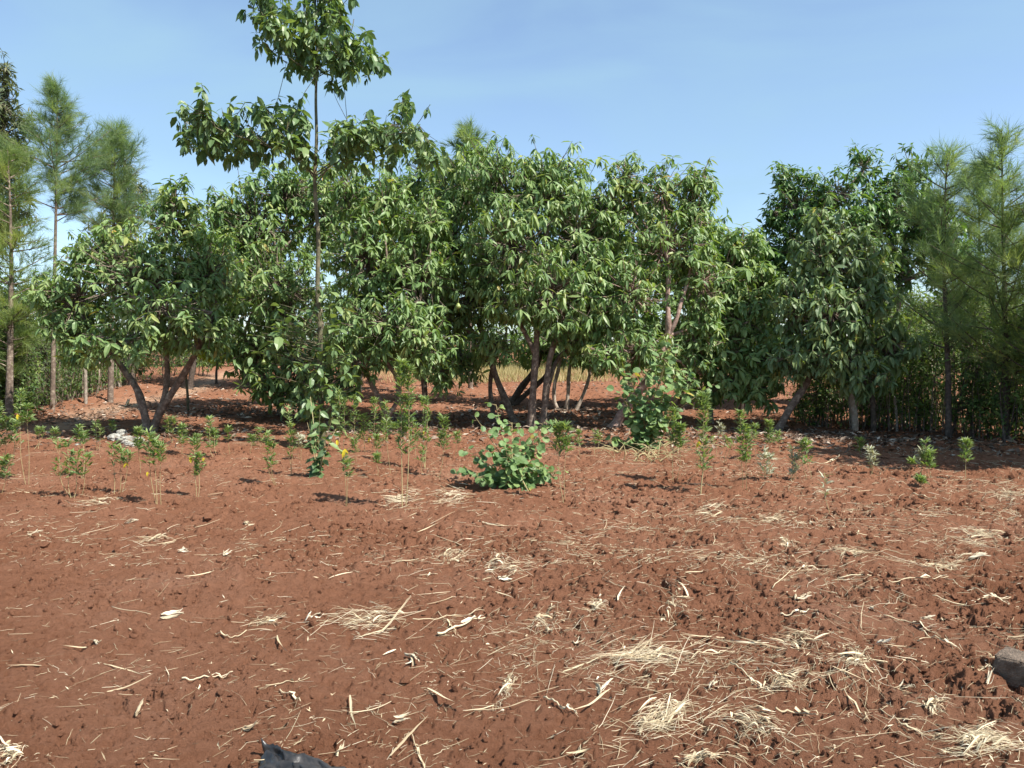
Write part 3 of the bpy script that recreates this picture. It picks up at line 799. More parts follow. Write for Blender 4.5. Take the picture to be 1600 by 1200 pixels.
feather_tree('pale feathery tree between and behind the two dark-stemmed ones at right', 'feathery_tree', (1528, 640),
    [(1528, 640), (1528, 520), (1530, 400), (1530, 330), (1532, 262)], 262, [(540, 90), (470, 92), (410, 76), (350, 58), (300, 36), (262, 8)], 'feather', 'bark_dark', seed=27, nb=150, nn=28, needle=.28, dens=1.4, rise=.7, d=18)
feather_tree('bluish feathery treetop showing above the crowns, left of the central tree', 'feathery_tree', (735, 590),
    [(735, 590), (735, 480), (735, 360), (735, 270), (735, 206)], 206, [(330, 60), (280, 46), (240, 34), (206, 10)], 'feather', seed=24, nb=60, needle=.3, nw=.014, dens=1.2, d=24)
# trees standing outside the frame at right: their shade falls on the right of the field
broad_tree('avocado_tree', 'avocado tree standing outside the view whose shadow crosses the right of the field', AV, None, (1868, 744),
    [([(1868, 746), (1870, 600), (1866, 450), (1860, 320)], .09, .05)],
    [(1850, 250, 160, 120, .2), (1910, 330, 150, 110, .3), (1800, 330, 110, 90, .5), (1880, 180, 110, 80, 0), (1840, 400, 120, 60, .2)], 900, leafL=.22, leafW=.38, nl=9, mat='avocado_dark', tmpl=LEAF_LITE)
feather_tree('feathery tree outside the view standing farther along the right hedge', 'feathery_tree', (1800, 715),
    [(1800, 715), (1800, 560), (1795, 420), (1790, 300), (1788, 230)], 230, [(560, 110), (460, 110), (380, 90), (300, 50), (230, 12)], 'feather', 'bark_dark', seed=26, nb=120, nn=20, nw=.02, dens=1.1, rise=.4)

# ------------------------------------------------------------------ hedges, shrubs and fences
nshrub = 0
def shrub(label, name, base, lobes, n, mat='hedge', leafL=.10, leafW=.42, depth=.9, group=None, d=None, stems=5, nl=6, droop=.3, tintb=.45, bark='bark_dark', tmpl=LEAF_LITE):
    global nshrub
    nshrub += 1
    rng = np.random.default_rng(5000 + nshrub)
    if d is None: b = gp(*base)
    else:
        q = W(base[0], base[1], d); b = np.array([q[0], d, float(ground(q[0], d))])
    Y0 = b[1]; s = Y0 / F
    root = thing(name, b, label, 'shrub', group)
    LB = []
    for lb in lobes:
        dy = lb[4] if len(lb) > 4 else 0
        c = W(lb[0], lb[1], Y0 + dy); LB.append((*c, lb[2] * s, max(.25, depth * .5 * (lb[2] + lb[3]) * s), lb[3] * s))
    P, dd, k = lobe_points(rng, LB, n, .8)
    P[:, 2] = np.maximum(P[:, 2], b[2] + .05)
    C = np.asarray(LB)[k, :3]
    tb = MB()
    for j in range(stems):
        l = LB[rng.integers(len(LB))]
        e = np.array(l[:3]) + rng.normal(0, .15, 3) + UP * l[5] * .4
        s0 = np.array([b[0] + rng.normal(0, .15) + .5 * (e[0] - b[0]), b[1] + rng.normal(0, .15), b[2] - .04])
        add_tubes(tb, smooth_poly([s0, .5 * (s0 + e) + rng.normal(0, .08, 3), e], 8), np.linspace(.018, .006, 8), 5)
    add_tubes(tb, np.stack([C * .5 + P * .5, P], 1), np.broadcast_to(np.array([.006, .003]), (n, 2)), 3)
    tb.build('stems', M[bark], b, root)
    cb = MB()
    A = unit(dd * .7 + UP * .8 + rng.normal(0, .4, P.shape))
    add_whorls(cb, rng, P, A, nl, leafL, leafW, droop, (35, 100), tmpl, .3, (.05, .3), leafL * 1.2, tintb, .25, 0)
    cb.build('foliage', M[mat], b, root, smooth=False)
    return root

G_LH = 'shrubs of the left hedge'
shrub('dark hedge shrub filling the left edge below the yellowish feathery tree', 'hedge_shrub', (5, 655), [(5, 600, 50, 55), (-20, 520, 60, 60), (40, 620, 34, 34), (16, 540, 40, 50)], 800, group=G_LH)
shrub('bright leafy hedge shrub between the left edge and the first post', 'hedge_shrub', (30, 640), [(35, 510, 42, 40), (20, 450, 36, 30), (50, 560, 36, 40)], 360, 'hedge', group=G_LH, tintb=.7)
shrub('hedge shrub with tangled dry twigs beside the bare trunk of the slender feathery tree', 'hedge_shrub', (62, 640), [(62, 570, 38, 60), (60, 620, 34, 26)], 320, 'olive', group=G_LH, leafL=.09, stems=22)
shrub('dense dark hedge shrub right behind the slender feathery trunk', 'hedge_shrub', (112, 625), [(110, 550, 40, 60), (115, 600, 40, 26)], 340, group=G_LH)
shrub('hedge shrub behind the thin pale stakes at left', 'hedge_shrub', (150, 614), [(150, 545, 36, 52), (155, 590, 34, 24)], 300, group=G_LH)
shrub('hedge shrub at the far end of the pale path', 'hedge_shrub', (190, 602), [(190, 540, 40, 54), (205, 575, 36, 28), (165, 570, 30, 30)], 480, group=G_LH)
shrub('shaded hedge shrub seen between the forked trunk and the glowing leaves', 'hedge_shrub', (250, 592), [(250, 535, 48, 50), (280, 562, 44, 26), (225, 565, 36, 26)], 480, group=G_LH)
shrub('shrub at the back under the second row crowns at left', 'hedge_shrub', (305, 588), [(305, 535, 48, 46), (330, 550, 30, 30)], 420, group=G_LH)

shrub('leafy hedge shrub by the yellowish feathery trunk at the left edge', 'hedge_shrub', (18, 652), [(16, 560, 36, 60), (28, 500, 34, 44), (12, 620, 40, 34)], 520, group=G_LH, tintb=.65)
shrub('hedge shrub a little beyond the left edge of the view', 'hedge_shrub', (-90, 672), [(-90, 560, 60, 80), (-60, 500, 50, 50), (-120, 630, 60, 44)], 420, group=G_LH)
shrub('hedge shrub farther beyond the left edge of the view', 'hedge_shrub', (-230, 690), [(-230, 560, 70, 90), (-190, 500, 60, 50), (-260, 640, 70, 50)], 420, group=G_LH)
shrub('hedge shrub farthest beyond the left edge of the view', 'hedge_shrub', (-400, 712), [(-400, 570, 90, 100), (-340, 520, 70, 60), (-430, 650, 80, 60)], 420, group=G_LH)

G_RH = 'shrubs of the right hedge'
shrub('shadowed hedge shrub behind the slanting trunk', 'hedge_shrub', (1285, 664), [(1285, 610, 46, 42), (1270, 640, 36, 22)], 300, group=G_RH, tintb=.3)  # low tint paints the hedge shadow into the leaves
shrub('yellowish twiggy hedge shrub beside the short grey post', 'hedge_shrub', (1365, 664), [(1362, 600, 32, 56), (1365, 640, 26, 22)], 260, 'hedge', group=G_RH, tintb=.75, leafL=.09)
shrub('tall hedge shrub behind the post, under the bare thin trunk', 'hedge_shrub', (1405, 662), [(1405, 580, 40, 60), (1400, 630, 36, 30)], 360, group=G_RH, tintb=.5)
shrub('leafy hedge shrub left of the straight dark trunk', 'hedge_shrub', (1445, 672), [(1440, 580, 38, 66), (1445, 640, 34, 36), (1465, 530, 30, 40)], 480, group=G_RH, tintb=.55)
shrub('tall leafy hedge shrub right of the straight dark trunk', 'hedge_shrub', (1525, 682), [(1525, 560, 50, 70), (1525, 630, 44, 50), (1515, 490, 40, 40), (1550, 600, 30, 60)], 620, group=G_RH, tintb=.5)
shrub('leafy hedge shrub at the right edge', 'hedge_shrub', (1588, 690), [(1590, 560, 46, 74), (1590, 640, 42, 50), (1600, 510, 36, 40)], 620, group=G_RH, tintb=.55)
shrub('pale green shrub mass behind the thin bare trunk at right', 'hedge_shrub', (1440, 640), [(1430, 470, 34, 40), (1450, 540, 60, 50), (1380, 500, 44, 40)], 420, 'hedge', group=G_RH, tintb=.7, d=21, leafL=.15)
shrub('dark bushy tree crown in deep shade behind the straight trunk at right', 'hedge_shrub', (1500, 640), [(1500, 480, 66, 46), (1560, 500, 60, 60), (1470, 530, 40, 36)], 480, 'hedge', group=G_RH, tintb=.2, d=17.5, leafL=.13)  # leaf tint darkened to carry the deep shade here
shrub('hedge shrub beyond the right edge', 'hedge_shrub', (1660, 700), [(1660, 560, 60, 80), (1660, 650, 50, 50)], 300, group=G_RH)

# far shrubs and trees closing the view behind the field
rngF = np.random.default_rng(9)
G_FAR = 'bushes along the far side of the field'
far = [(-260, 430, 'hedge'), (-120, 425, 'hedge'), (10, 430, 'hedge'), (130, 440, 'hedge'), (250, 455, 'hedge'), (370, 465, 'hedge'), (470, 465, 'hedge'), (560, 465, 'hedge'), (650, 465, 'hedge'),
       (735, 465, 'weed'), (810, 465, 'hedge'), (880, 465, 'hedge'), (960, 465, 'hedge'), (1050, 465, 'hedge'), (1140, 470, 'hedge'), (1240, 460, 'hedge'), (1340, 450, 'hedge'), (1430, 440, 'hedge'), (1530, 440, 'hedge'), (1660, 430, 'hedge'), (1800, 420, 'hedge')]
wherel = ['far beyond the left edge', 'beyond the left edge', 'behind the left hedge at the edge', 'behind the left hedge trunks', 'behind the forked tree', 'behind the glowing yellow-green leaves', 'behind the bushy low-leaved tree', 'behind the tall pole', 'behind the slim dark trunks',
          'bright in the gap left of the leaning trunk', 'behind the leaning trunk', 'behind the twin trunks', 'behind the three pale stems', 'behind the pinkish limb', 'behind the short glossy tree', 'behind the slanting trunk', 'behind the grey post', 'behind the thin bare trunk', 'behind the straight dark trunk', 'past the right edge', 'far past the right edge']
for (px, top, mt), wh in zip(far, wherel):
    hh = (592 - top) / 2
    shrub('distant green bush ' + wh, 'far_bush', (px, 590), [(px, 592 - hh, 64, hh), (px + 50, 570, 50, 34), (px - 50, 566, 50, 38), (px + 40, 535, 44, 30), (px - 38, 530, 44, 34)], 430, mt, leafL=.30, leafW=.45, group=G_FAR, d=float(rngF.uniform(33, 38)), stems=3, tintb=.75 if mt == 'weed' else .5)

G_FT = 'distant trees beyond the hedges'
for lab_, px_, d_, lbs in [
    ('distant tree filling the gap behind the thin bare trunk at right', 1405, 30, [(1400, 500, 60, 50), (1370, 470, 40, 40), (1440, 490, 50, 46), (1410, 550, 70, 36)]),
    ('distant tree right of the gap, behind the straight dark trunk', 1490, 32, [(1490, 490, 60, 56), (1530, 470, 50, 50), (1500, 550, 70, 36)]),
    ('distant tree behind the left edge under the yellowish feathery tree', 20, 29, [(10, 490, 60, 52), (-30, 450, 50, 60), (30, 540, 70, 40)]),
    ('distant tree behind the slender feathery trunk', 95, 31, [(95, 490, 56, 44), (130, 500, 50, 50), (90, 545, 70, 36)]),
    ('distant tree beyond the right edge of the view', 1640, 30, [(1640, 480, 70, 60), (1600, 530, 60, 50)])]:
    shrub(lab_, 'distant_tree', (px_, 590), lbs, 520, 'hedge', leafL=.30, leafW=.42, group=G_FT, d=d_, stems=4, tintb=.6)

# posts and stakes
def post(label, name, base, top, r, mat='post', lean=0, group=None, d=None):
    b = gp(*base)
    t = W(top[0], top[1], b[1])
    mb = MB()
    p = smooth_poly([b - [0, 0, .08], b * .6 + t * .4 + [.01, 0, 0], b * .2 + t * .8 - [.006, 0, 0], t], 14)
    rr = r * (1 + .07 * np.sin(np.linspace(0, 9, 14) + base[0]))
    rr[-1] *= .8
    add_tubes(mb, p, rr, 9, cap=True)
    o = mb.build(name, M[mat], b)
    return tag(o, label, 'post', group)
GP = 'fence posts along the hedges'
post('thin dark post nearest the left edge', 'fence_post', (33, 628), (40, 488), .035, 'bark_dark', group=GP)
post('pale brown trunk-like post left of the path start', 'fence_post', (134, 636), (132, 540), .042, 'post', group=GP)
post('thin pale stake leaning slightly, between slender tree and brown post', 'fence_post', (111, 624), (116, 568), .016, 'bark_pale', group=GP)
post('thin straight pale stake right of the brown post', 'fence_post', (153, 620), (157, 548), .018, 'bark_pale', group=GP)
post('leaning weathered post right of the pale stake at left', 'fence_post', (173, 614), (177, 552), .042, 'post', group=GP)
post('small stump-like post at the turn of the path', 'fence_post', (187, 610), (186, 598), .04, 'post', group=GP)
post('thin mossy stem standing behind the forked trunk', 'fence_post', (294, 640), (290, 575), .03, 'green_stem', group=GP)
post('stout pale grey post below the pale droopy tree', 'fence_post', (1337, 672), (1330, 600), .06, 'bark_pale', group=GP)
post('slim grey post tight behind the stout pale one', 'fence_post', (1329, 668), (1328, 615), .03, 'post', group=GP)
post('dark straight post right of the stout pale one', 'fence_post', (1365, 672), (1361, 590), .05, 'bark_dark', group=GP)
post('thin reddish stake further right in the hedge', 'fence_post', (1402, 672), (1398, 618), .025, 'post', group=GP)
post('short white post lit by sun deep in the right hedge', 'fence_post', (1456, 656), (1455, 552), .03, 'bark_pale', group=GP)
post('pale upright post behind the climbing bush, right of centre', 'fence_post', (1083, 640), (1082, 588), .04, 'post', group=GP)

# tangle of thin hedge stems: nobody could count them
def hedge_stems():
    rng = np.random.default_rng(31)
    mb = MB(); lf = MB()
    P = []
    for k in range(520):
        if k < 210:
            px = rng.uniform(-60, 215); py = np.interp(px, [-60, 100, 215], [668, 640, 606]) - rng.uniform(0, 14); h = rng.uniform(40, 120)
        else:
            px = rng.uniform(1245, 1680); py = np.interp(px, [1245, 1480, 1680], [664, 678, 700]) - rng.uniform(0, 14); h = rng.uniform(50, 170)
        b = gp(px, py); s = b[1] / F
        t = b + np.array([rng.normal(0, .18), rng.normal(0, .18), h * s])
        m = .5 * (b + t) + np.array([rng.normal(0, .06), rng.normal(0, .06), 0])
        b = b - [0, 0, .03]
        P.append([b, .5 * (b + m), m, .5 * (m + t), t])
    P = np.array(P); n = len(P)
    add_tubes(mb, P, np.linspace(.011, .004, 5)[None] * rng.uniform(.5, 1.3, (n, 1)), 4, rng.uniform(0, .7, n))
    o = mb.build('hedge_stem_tangle', M['bark']); o['kind'] = 'stuff'
    # leaves on the stems
    q = np.repeat(P[:, [1, 2, 3, 4]].reshape(-1, 3), 11, 0) + rng.normal(0, .10, (n * 44, 3))
    D = unit(rng.normal(size=q.shape) + [0, 0, -.2])
    add_leaves(lf, q, D, UP + rng.normal(0, .5, q.shape), rng.uniform(.07, .14, len(q)), rng.uniform(.02, .04, len(q)), np.clip(rng.normal(.45, .25, len(q)), 0, 1), LEAF_LITE, .2, .2)
    o = lf.build('hedge_undergrowth', M['hedge'], smooth=False); o['kind'] = 'stuff'
hedge_stems()

# ------------------------------------------------------------------ dry grass and fallen leaves
def grass_strip():
    rng = np.random.default_rng(41)
    n = 15000
    n = 9000
    px = rng.normal(800, 95, n)
    d = rng.uniform(26, 34, n)
    x = (px - 800) / F * d
    P = np.stack([x, d, ground(x, d) - .02], 1)
    D = unit(np.stack([rng.normal(0, .25, n), rng.normal(0, .25, n), np.ones(n)], 1))
    mb = MB()
    h = rng.uniform(.12, .42, n) * np.clip(.4 + vnoise(x * .8, d * .8, 4), .3, 1.3)
    add_leaves(mb, P, D, rng.normal(size=(n, 3)), h, .022, np.clip(rng.normal(.5, .25, n), 0, 1), NEEDLE, 0, rng.uniform(0, .4, n))
    o = mb.build('dry_grass', M['drygrass'], smooth=False); o['kind'] = 'stuff'
grass_strip()

def leaf_litter():
    rng = np.random.default_rng(42)
    spots = [(230, 680, 110, 1.0), (440, 650, 120, 1.2), (610, 672, 120, 1.2), (830, 668, 120, 1.2), (890, 645, 60, 1.6), (1000, 680, 120, 1.2), (1250, 685, 170, 2.4), (1340, 680, 120, 1.2), (700, 650, 100, 1.0), (120, 650, 60, .8), (1500, 700, 140, .9), (330, 640, 120, .8)]
    Ps = []
    for px, py, w, dn in spots:
        c = gp(px, py); s = c[1] / F
        k = int(620 * dn)
        q = np.stack([c[0] + rng.normal(0, w * s * .7, k), c[1] + rng.normal(0, .75, k)], 1); Ps.append(q)
    k = 9000
    y = rng.uniform(12.5, 27, k); Ps.append(np.stack([rng.uniform(-.7, .7, k) * y, y], 1))
    q = np.concatenate(Ps); n = len(q)
    P = np.stack([q[:, 0], q[:, 1], ground(q[:, 0], q[:, 1]) + rng.uniform(.0, .03, n)], 1)
    a = rng.uniform(0, 2 * math.pi, n)
    D = np.stack([np.cos(a), np.sin(a), rng.normal(0, .25, n)], 1)
    mb = MB()
    L = rng.uniform(.06, .17, n)
    add_leaves(mb, P, D, UP + rng.normal(0, .4, (n, 3)), L, L * rng.uniform(.25, .45, n), np.clip(rng.normal(.5, .3, n), 0, 1), LEAF_LITE, .3, rng.uniform(-.3, .4, n))
    o = mb.build('fallen_leaf_litter', M['litter'], smooth=False); o['kind'] = 'stuff'
leaf_litter()

# ------------------------------------------------------------------ young stalk plants of the field
def stalk_plant(label, bx, by, tx, leaf_y, top_y, wpx, nst=1, mat='weed', nleaf=60, leafL=.075, yellow=(), stalk_t=.7, cone=True, seed=None, stemr=.006, lean=0, name='stalk_plant', lw=.23, group='young stalk plants along the field edge'):
    rng = np.random.default_rng(int(bx * 7 + by))
    b = gp(bx, by); Y0 = b[1]; s = Y0 / F
    leaf_y = leaf_y + .5 * (by - leaf_y) * rng.random()
    stemr *= .62; nleaf = int(nleaf * rng.uniform(1.1, 1.8)); tx = tx + rng.normal(0, 3)
    stalk_t = rng.uniform(.05, .6)
    root = thing(name, b, label, 'plant', group)
    sb = MB(); cb = MB()
    for j in range(nst):
        ox = (j - (nst - 1) / 2) * wpx * .32 if nst > 1 else 0
        ty = top_y + (rng.uniform(0, .45) * (leaf_y - top_y) if j else 0)
        foot = b + np.array([ox * s * .35 + rng.normal(0, .01), rng.normal(0, .03), -.03])
        tip = W(tx + ox, ty, Y0 + rng.normal(0, .05))
        low = W(bx + (tx - bx) * .6 + ox * .7 + rng.normal(0, 2), .5 * (by + leaf_y), Y0)
        pl = smooth_poly([foot, low, W(tx + ox * .9, leaf_y, Y0), tip], 14)
        add_tubes(sb, pl, np.linspace(stemr, stemr * .4, 14), 5, stalk_t)
        zl = W(tx, leaf_y, Y0)[2]
        nl = max(6, int(nleaf / nst))
        f = 1 - rng.random(nl) ** 1.5
        i0 = np.argmin(np.abs(pl[:, 2] - zl))
        idx = i0 + f * (13 - i0)
        P = np.stack([np.interp(idx, np.arange(14), pl[:, k]) for k in range(3)], 1)
        a = rng.uniform(0, 2 * math.pi, nl)
        hw = wpx * .5 * s / (1 if nst == 1 else 1.6)
        reach = hw * (1 - (.75 if cone else .3) * f) * rng.uniform(.0, .75, nl)
        dr = np.stack([np.cos(a), np.sin(a), np.zeros(nl)], 1)
        Q = P + dr * reach[:, None] + UP * (reach * .7)[:, None]
        big = reach > .03
        if big.any():
            add_tubes(sb, np.stack([P[big], Q[big]], 1), np.array([.0028, .0016]), 3, stalk_t)
        for k in range(3):
            aa = a + rng.normal(0, .9, nl)
            D = np.stack([np.cos(aa), np.sin(aa), rng.uniform(.2, 1.4, nl)], 1)
            l = leafL * rng.uniform(.6, 1.2, nl)
            add_leaves(cb, Q, D, UP + rng.normal(0, .3, (nl, 3)), l, l * lw, np.clip(rng.normal(.5, .22, nl) + .25 * f, 0, 1), LEAF_FULL, .3, rng.uniform(0, .35, nl))
    sb.build('stem', M['stalk'], b, root)
    cb.build('foliage', M[mat], b, root, smooth=False)
    for yx, yy, sz in yellow:
        yb = MB(); c = W(yx, yy - 5, Y0 - .04)
        add_leaves(yb, c[None], np.array([[rng.normal(0, .25), -.2, -1.0]]), np.array([[.2, -1, .3]]), np.array([sz * s * 1.1]), np.array([sz * s * .42]), .6, LEAF_FULL, .25, .2)
        add_leaves(yb, c[None], np.array([[.5, .1, -.8]]), np.array([[.2, -1, .3]]), np.array([sz * s * .7]), np.array([sz * s * .2]), .3, LEAF_FULL, .25, .2)
        y = yb.build('wilted_leaf', M['yellow_leaf'], b, root, smooth=False); y['label'] = 'yellow wilted leaf'

SPL = [
 # label, base x, base y, top x, leaf bottom y, top y, width, stems, material, leaves, yellow
 ('tall young plant with one yellow leaf near the left edge, bare pale stem below', 42, 752, 37, 662, 612, 34, 2, 'weed', 60, [(27, 652, 9)]),
 ('bushy green plant touching the left edge of the view', 6, 745, 8, 700, 628, 44, 3, 'weed', 110, []),
 ('low green plant at the left edge, below the bushy one', 4, 770, 6, 745, 715, 24, 1, 'weed', 34, []),
 ('fan of five pale stems with leafy tips, left foreground', 116, 778, 112, 735, 690, 44, 4, 'weed', 90, []),
 ('short leafy plant in front of the path, left of the white rubble', 130, 742, 126, 692, 668, 24, 2, 'weed', 50, []),
 ('small plant with upright tip left of the white rubble', 88, 708, 88, 688, 672, 16, 1, 'weed', 26, []),
 ('small green sprout right above the white rubble', 170, 682, 171, 674, 660, 14, 1, 'weed', 24, []),
 ('pale stemmed plant with a hanging yellow leaf, below the white rubble', 187, 772, 190, 722, 694, 38, 3, 'weed', 54, [(197, 728, 9)]),
 ('slim plant at the foot of the forked tree', 222, 742, 216, 700, 672, 20, 1, 'weed', 46, []),
 ('bushy plant with spreading base leaves and a yellow tip, left foreground', 246, 788, 246, 722, 675, 30, 3, 'weed', 90, [(230, 742, 7)]),
 ('plant with two broad yellow leaves, right of the bushy base plant', 309, 776, 304, 722, 688, 24, 2, 'weed', 46, [(297, 718, 10), (318, 720, 6)]),
 ('green plant in dappled shade right of the forked trunk', 268, 690, 266, 672, 652, 24, 2, 'weed', 50, []),
 ('small green plant just right of the forked trunk foot', 282, 712, 281, 684, 666, 18, 1, 'weed', 36, []),
 ('twin-tipped plant in front of the deep shade, right of the forked tree', 338, 716, 334, 692, 655, 24, 2, 'weed', 70, []),
 ('narrow leafy plant at the shade edge, left of the tall pole tree', 431, 758, 427, 722, 678, 20, 2, 'weed', 60, []),
 ('thin tall plant in shade beside the narrow leafy one', 454, 738, 452, 705, 645, 16, 2, 'weed', 60, []),
 ('pair of thin stalks with one bright yellow leaf, front of the tall pole tree', 541, 784, 541, 728, 706, 16, 2, 'weed', 22, [(539, 706, 14)]),
 ('feathery narrow plant rising behind, right of the pole tree foot', 534, 706, 532, 676, 610, 26, 2, 'weed', 90, [(526, 692, 10)]),
 ('wide leafy plant between pole tree and slim dark trunks', 574, 706, 572, 690, 622, 52, 4, 'weed', 190, [(577, 688, 8)]),
 ('small leaning stalk plant before the slim dark trunks', 611, 738, 598, 678, 658, 16, 1, 'weed', 24, []),
 ('tallest stalk plant with big leafy plume on twin bare stems', 631, 790, 630, 655, 566, 40, 2, 'weed', 150, []),
 ('second stalk leaning beside the tallest plumed plant', 628, 712, 618, 672, 664, 14, 1, 'weed', 18, []),
 ('slender dull plant right of the tallest plumed plant', 666, 730, 668, 672, 622, 20, 2, 'weed', 60, [(662, 678, 6)]),
 ('leafy plant with broad lower leaves left of the round-leaved bush', 688, 744, 694, 702, 652, 28, 1, 'weed', 66, []),
 ('grey green narrow-leaved plant touching the right of the round-leaved bush', 882, 780, 880, 712, 664, 36, 2, 'weed', 110, []),
 ('cone shaped plant on one thick yellow stem, right of the climbing bush', 1094, 768, 1096, 704, 618, 42, 1, 'weed', 150, [(1092, 694, 11)]),
 ('plant in shade just left of the cone shaped one', 1054, 752, 1057, 694, 640, 34, 2, 'weed', 110, []),
 ('upright plant with reddish tip on two thin stems, right of the cone shaped one', 1164, 764, 1163, 700, 645, 28, 2, 'weed', 96, []),
 ('small dark green plant against the shade, left of the slanting trunk', 1198, 712, 1199, 696, 660, 20, 1, 'weed', 54, []),
 ('half dry plant with pale leaves, before the slanting trunk', 1198, 755, 1200, 742, 704, 26, 2, 'weed_grey', 34, []),
 ('dried grey plant with hanging pale pods, right of centre', 1236, 752, 1236, 738, 700, 16, 2, 'weed_grey', 40, []),
 ('sparse green plant beside the dried grey one', 1266, 752, 1265, 722, 688, 26, 2, 'weed', 40, []),
 ('small green plant at the edge of the grey leaf litter, right', 1344, 715, 1344, 706, 686, 18, 1, 'weed', 36, []),
 ('dry whitish plant below the grey leaf litter, right', 1360, 742, 1361, 730, 702, 14, 2, 'weed_grey', 34, []),
 ('green plant standing at the left edge of the tree shadow, right', 1454, 744, 1455, 728, 690, 22, 2, 'weed', 70, []),
 ('dry pale podded plant beside the one at the shadow edge', 1441, 742, 1442, 728, 702, 12, 1, 'weed_grey', 26, []),
 ('lone green plant in the tree shadow at right', 1508, 746, 1511, 718, 690, 20, 1, 'weed', 44, []),
 ('low weed in the sun below the shadow edge plant', 1437, 762, 1437, 758, 748, 18, 1, 'weed', 26, []),
 ('low weed left of the shadow edge plant', 1419, 734, 1419, 728, 720, 14, 1, 'weed', 22, []),
 ('thin dry stalk with a pale tip alone in open soil at right', 1295, 802, 1293, 760, 745, 12, 1, 'weed_grey', 10, []),
]
for s_ in SPL:
    lab, bx, by, tx, ly, ty, w, ns, mt, nlf, yl = s_
    stalk_plant(lab, bx, by, tx, ly, ty, w, ns, mt, nlf, .080 if mt == 'weed' else .085, yl, stemr=.012 if 'one thick' in lab else (.009 if 'tallest' in lab else .006))

rngX = np.random.default_rng(88)
for (x_, y_) in [(392, 712), (408, 700), (470, 716), (556, 722), (590, 716), (648, 712), (662, 736), (712, 716), (590, 742), (905, 716), (930, 712), (1132, 722), (1120, 706), (1182, 716), (1222, 706), (60, 700), (150, 706), (236, 712), (306, 712), (360, 712)]:
    h_ = rngX.uniform(26, 52)
    stalk_plant('small thin young plant among the taller stalks near the tree line', x_, y_, x_ + rngX.normal(0, 4), y_ - h_ * .55, y_ - h_, rngX.uniform(12, 22), 1 + int(rngX.random() < .4), 'weed' if rngX.random() < .8 else 'weed_grey', 26, .07, (), name='small_plant', group='small thin plants near the tree line')

# ------------------------------------------------------------------ round-leaved bushes
def round_bush(label, base, sprays, leafL, seed, dead=0):
    rng = np.random.default_rng(seed)
    b = gp(*base); Y0 = b[1]
    root = thing('round_leaved_bush', b, label, 'bush')
    sb = MB(); cb = MB()
    for path, nlf, wob in sprays:
        nlf = int(nlf * 1.35)
        pts = [b + np.array([rng.normal(0, .08), rng.normal(0, .08), -.03])] + [W(x, y, Y0 + dy) for x, y, dy in path]
        q = smooth_poly(pts, 16)
        add_tubes(sb, q, np.linspace(.009, .003, 16), 5, .3)
        f = np.clip(rng.uniform(.18, 1.02, nlf), 0, 1)
        P = np.stack([np.interp(f * 15, np.arange(16), q[:, k]) for k in range(3)], 1)
        a = rng.uniform(0, 2 * math.pi, nlf)
        dr = np.stack([np.cos(a), np.sin(a) - .3, rng.uniform(-.1, .7, nlf)], 1)
        st = rng.uniform(.03, wob, nlf)
        Q = P + unit(dr) * st[:, None]
        add_tubes(sb, np.stack([P, Q], 1), np.array([.0025, .0016]), 3, .4)
        D = unit(dr + rng.normal(0, .4, dr.shape)); D[:, 2] -= .5
        N = np.stack([rng.normal(.25, .4, nlf), rng.normal(-.55, .4, nlf), rng.uniform(.3, 1, nlf)], 1)
        l = leafL * rng.uniform(.6, 1.15, nlf)
        t = np.clip(rng.normal(.45, .22, nlf), 0, .95); t = np.where(rng.random(nlf) < .02, 1, t)
        add_leaves(cb, Q, D, N, l, l * rng.uniform(.88, 1.05, nlf), t, LEAF_ROUND, rng.uniform(.05, .35, nlf), rng.uniform(0, .3, nlf))
    sb.build('stems', M['stalk'], b, root)
    cb.build('foliage', M['roundleaf'], b, root, smooth=False)
    return root

rb = np.random.default_rng(4)
spr = []
for tx, ty, n in [(775, 632, 26), (745, 655, 20), (800, 660, 28), (850, 660, 26), (860, 668, 20), (730, 705, 24), (724, 735, 26), (745, 745, 24), (770, 735, 26), (790, 700, 26), (820, 690, 30), (840, 705, 30), (850, 730, 30), (865, 745, 26), (835, 765, 24), (815, 745, 26), (780, 755, 24), (880, 735, 16), (760, 700, 22), (805, 720, 26), (828, 735, 24)]:
    ox = 800 + (tx - 800) * .4
    spr.append(([(ox, .5 * (760 + ty) + rb.uniform(-6, 6), rb.uniform(-.2, .2)), (tx, ty, rb.uniform(-.35, .35))], n, .10))
round_bush('low spreading round-leaved green bush in the open soil at centre', (805, 758), spr, .085, 3)
spr = []
for tx, ty, n in [(1050, 535, 20), (1040, 560, 26), (970, 575, 26), (985, 590, 30), (1000, 620, 30), (1020, 640, 34), (1045, 600, 30), (1060, 580, 28), (1075, 585, 22), (985, 640, 26), (1030, 660, 30), (1000, 660, 26), (965, 610, 20), (1080, 600, 18), (1115, 600, 14), (975, 690, 18), (950, 690, 14), (1055, 640, 20), (1010, 580, 24), (1025, 610, 24)]:
    ox = 1010 + (tx - 1010) * .4
    spr.append(([(ox, .5 * (690 + ty), rb.uniform(-.2, .2)), (tx, ty, rb.uniform(-.4, .3))], n, .13))
round_bush('tall climbing round-leaved bush with dry roots at its foot, right of centre', (1012, 696), spr, .115, 5)

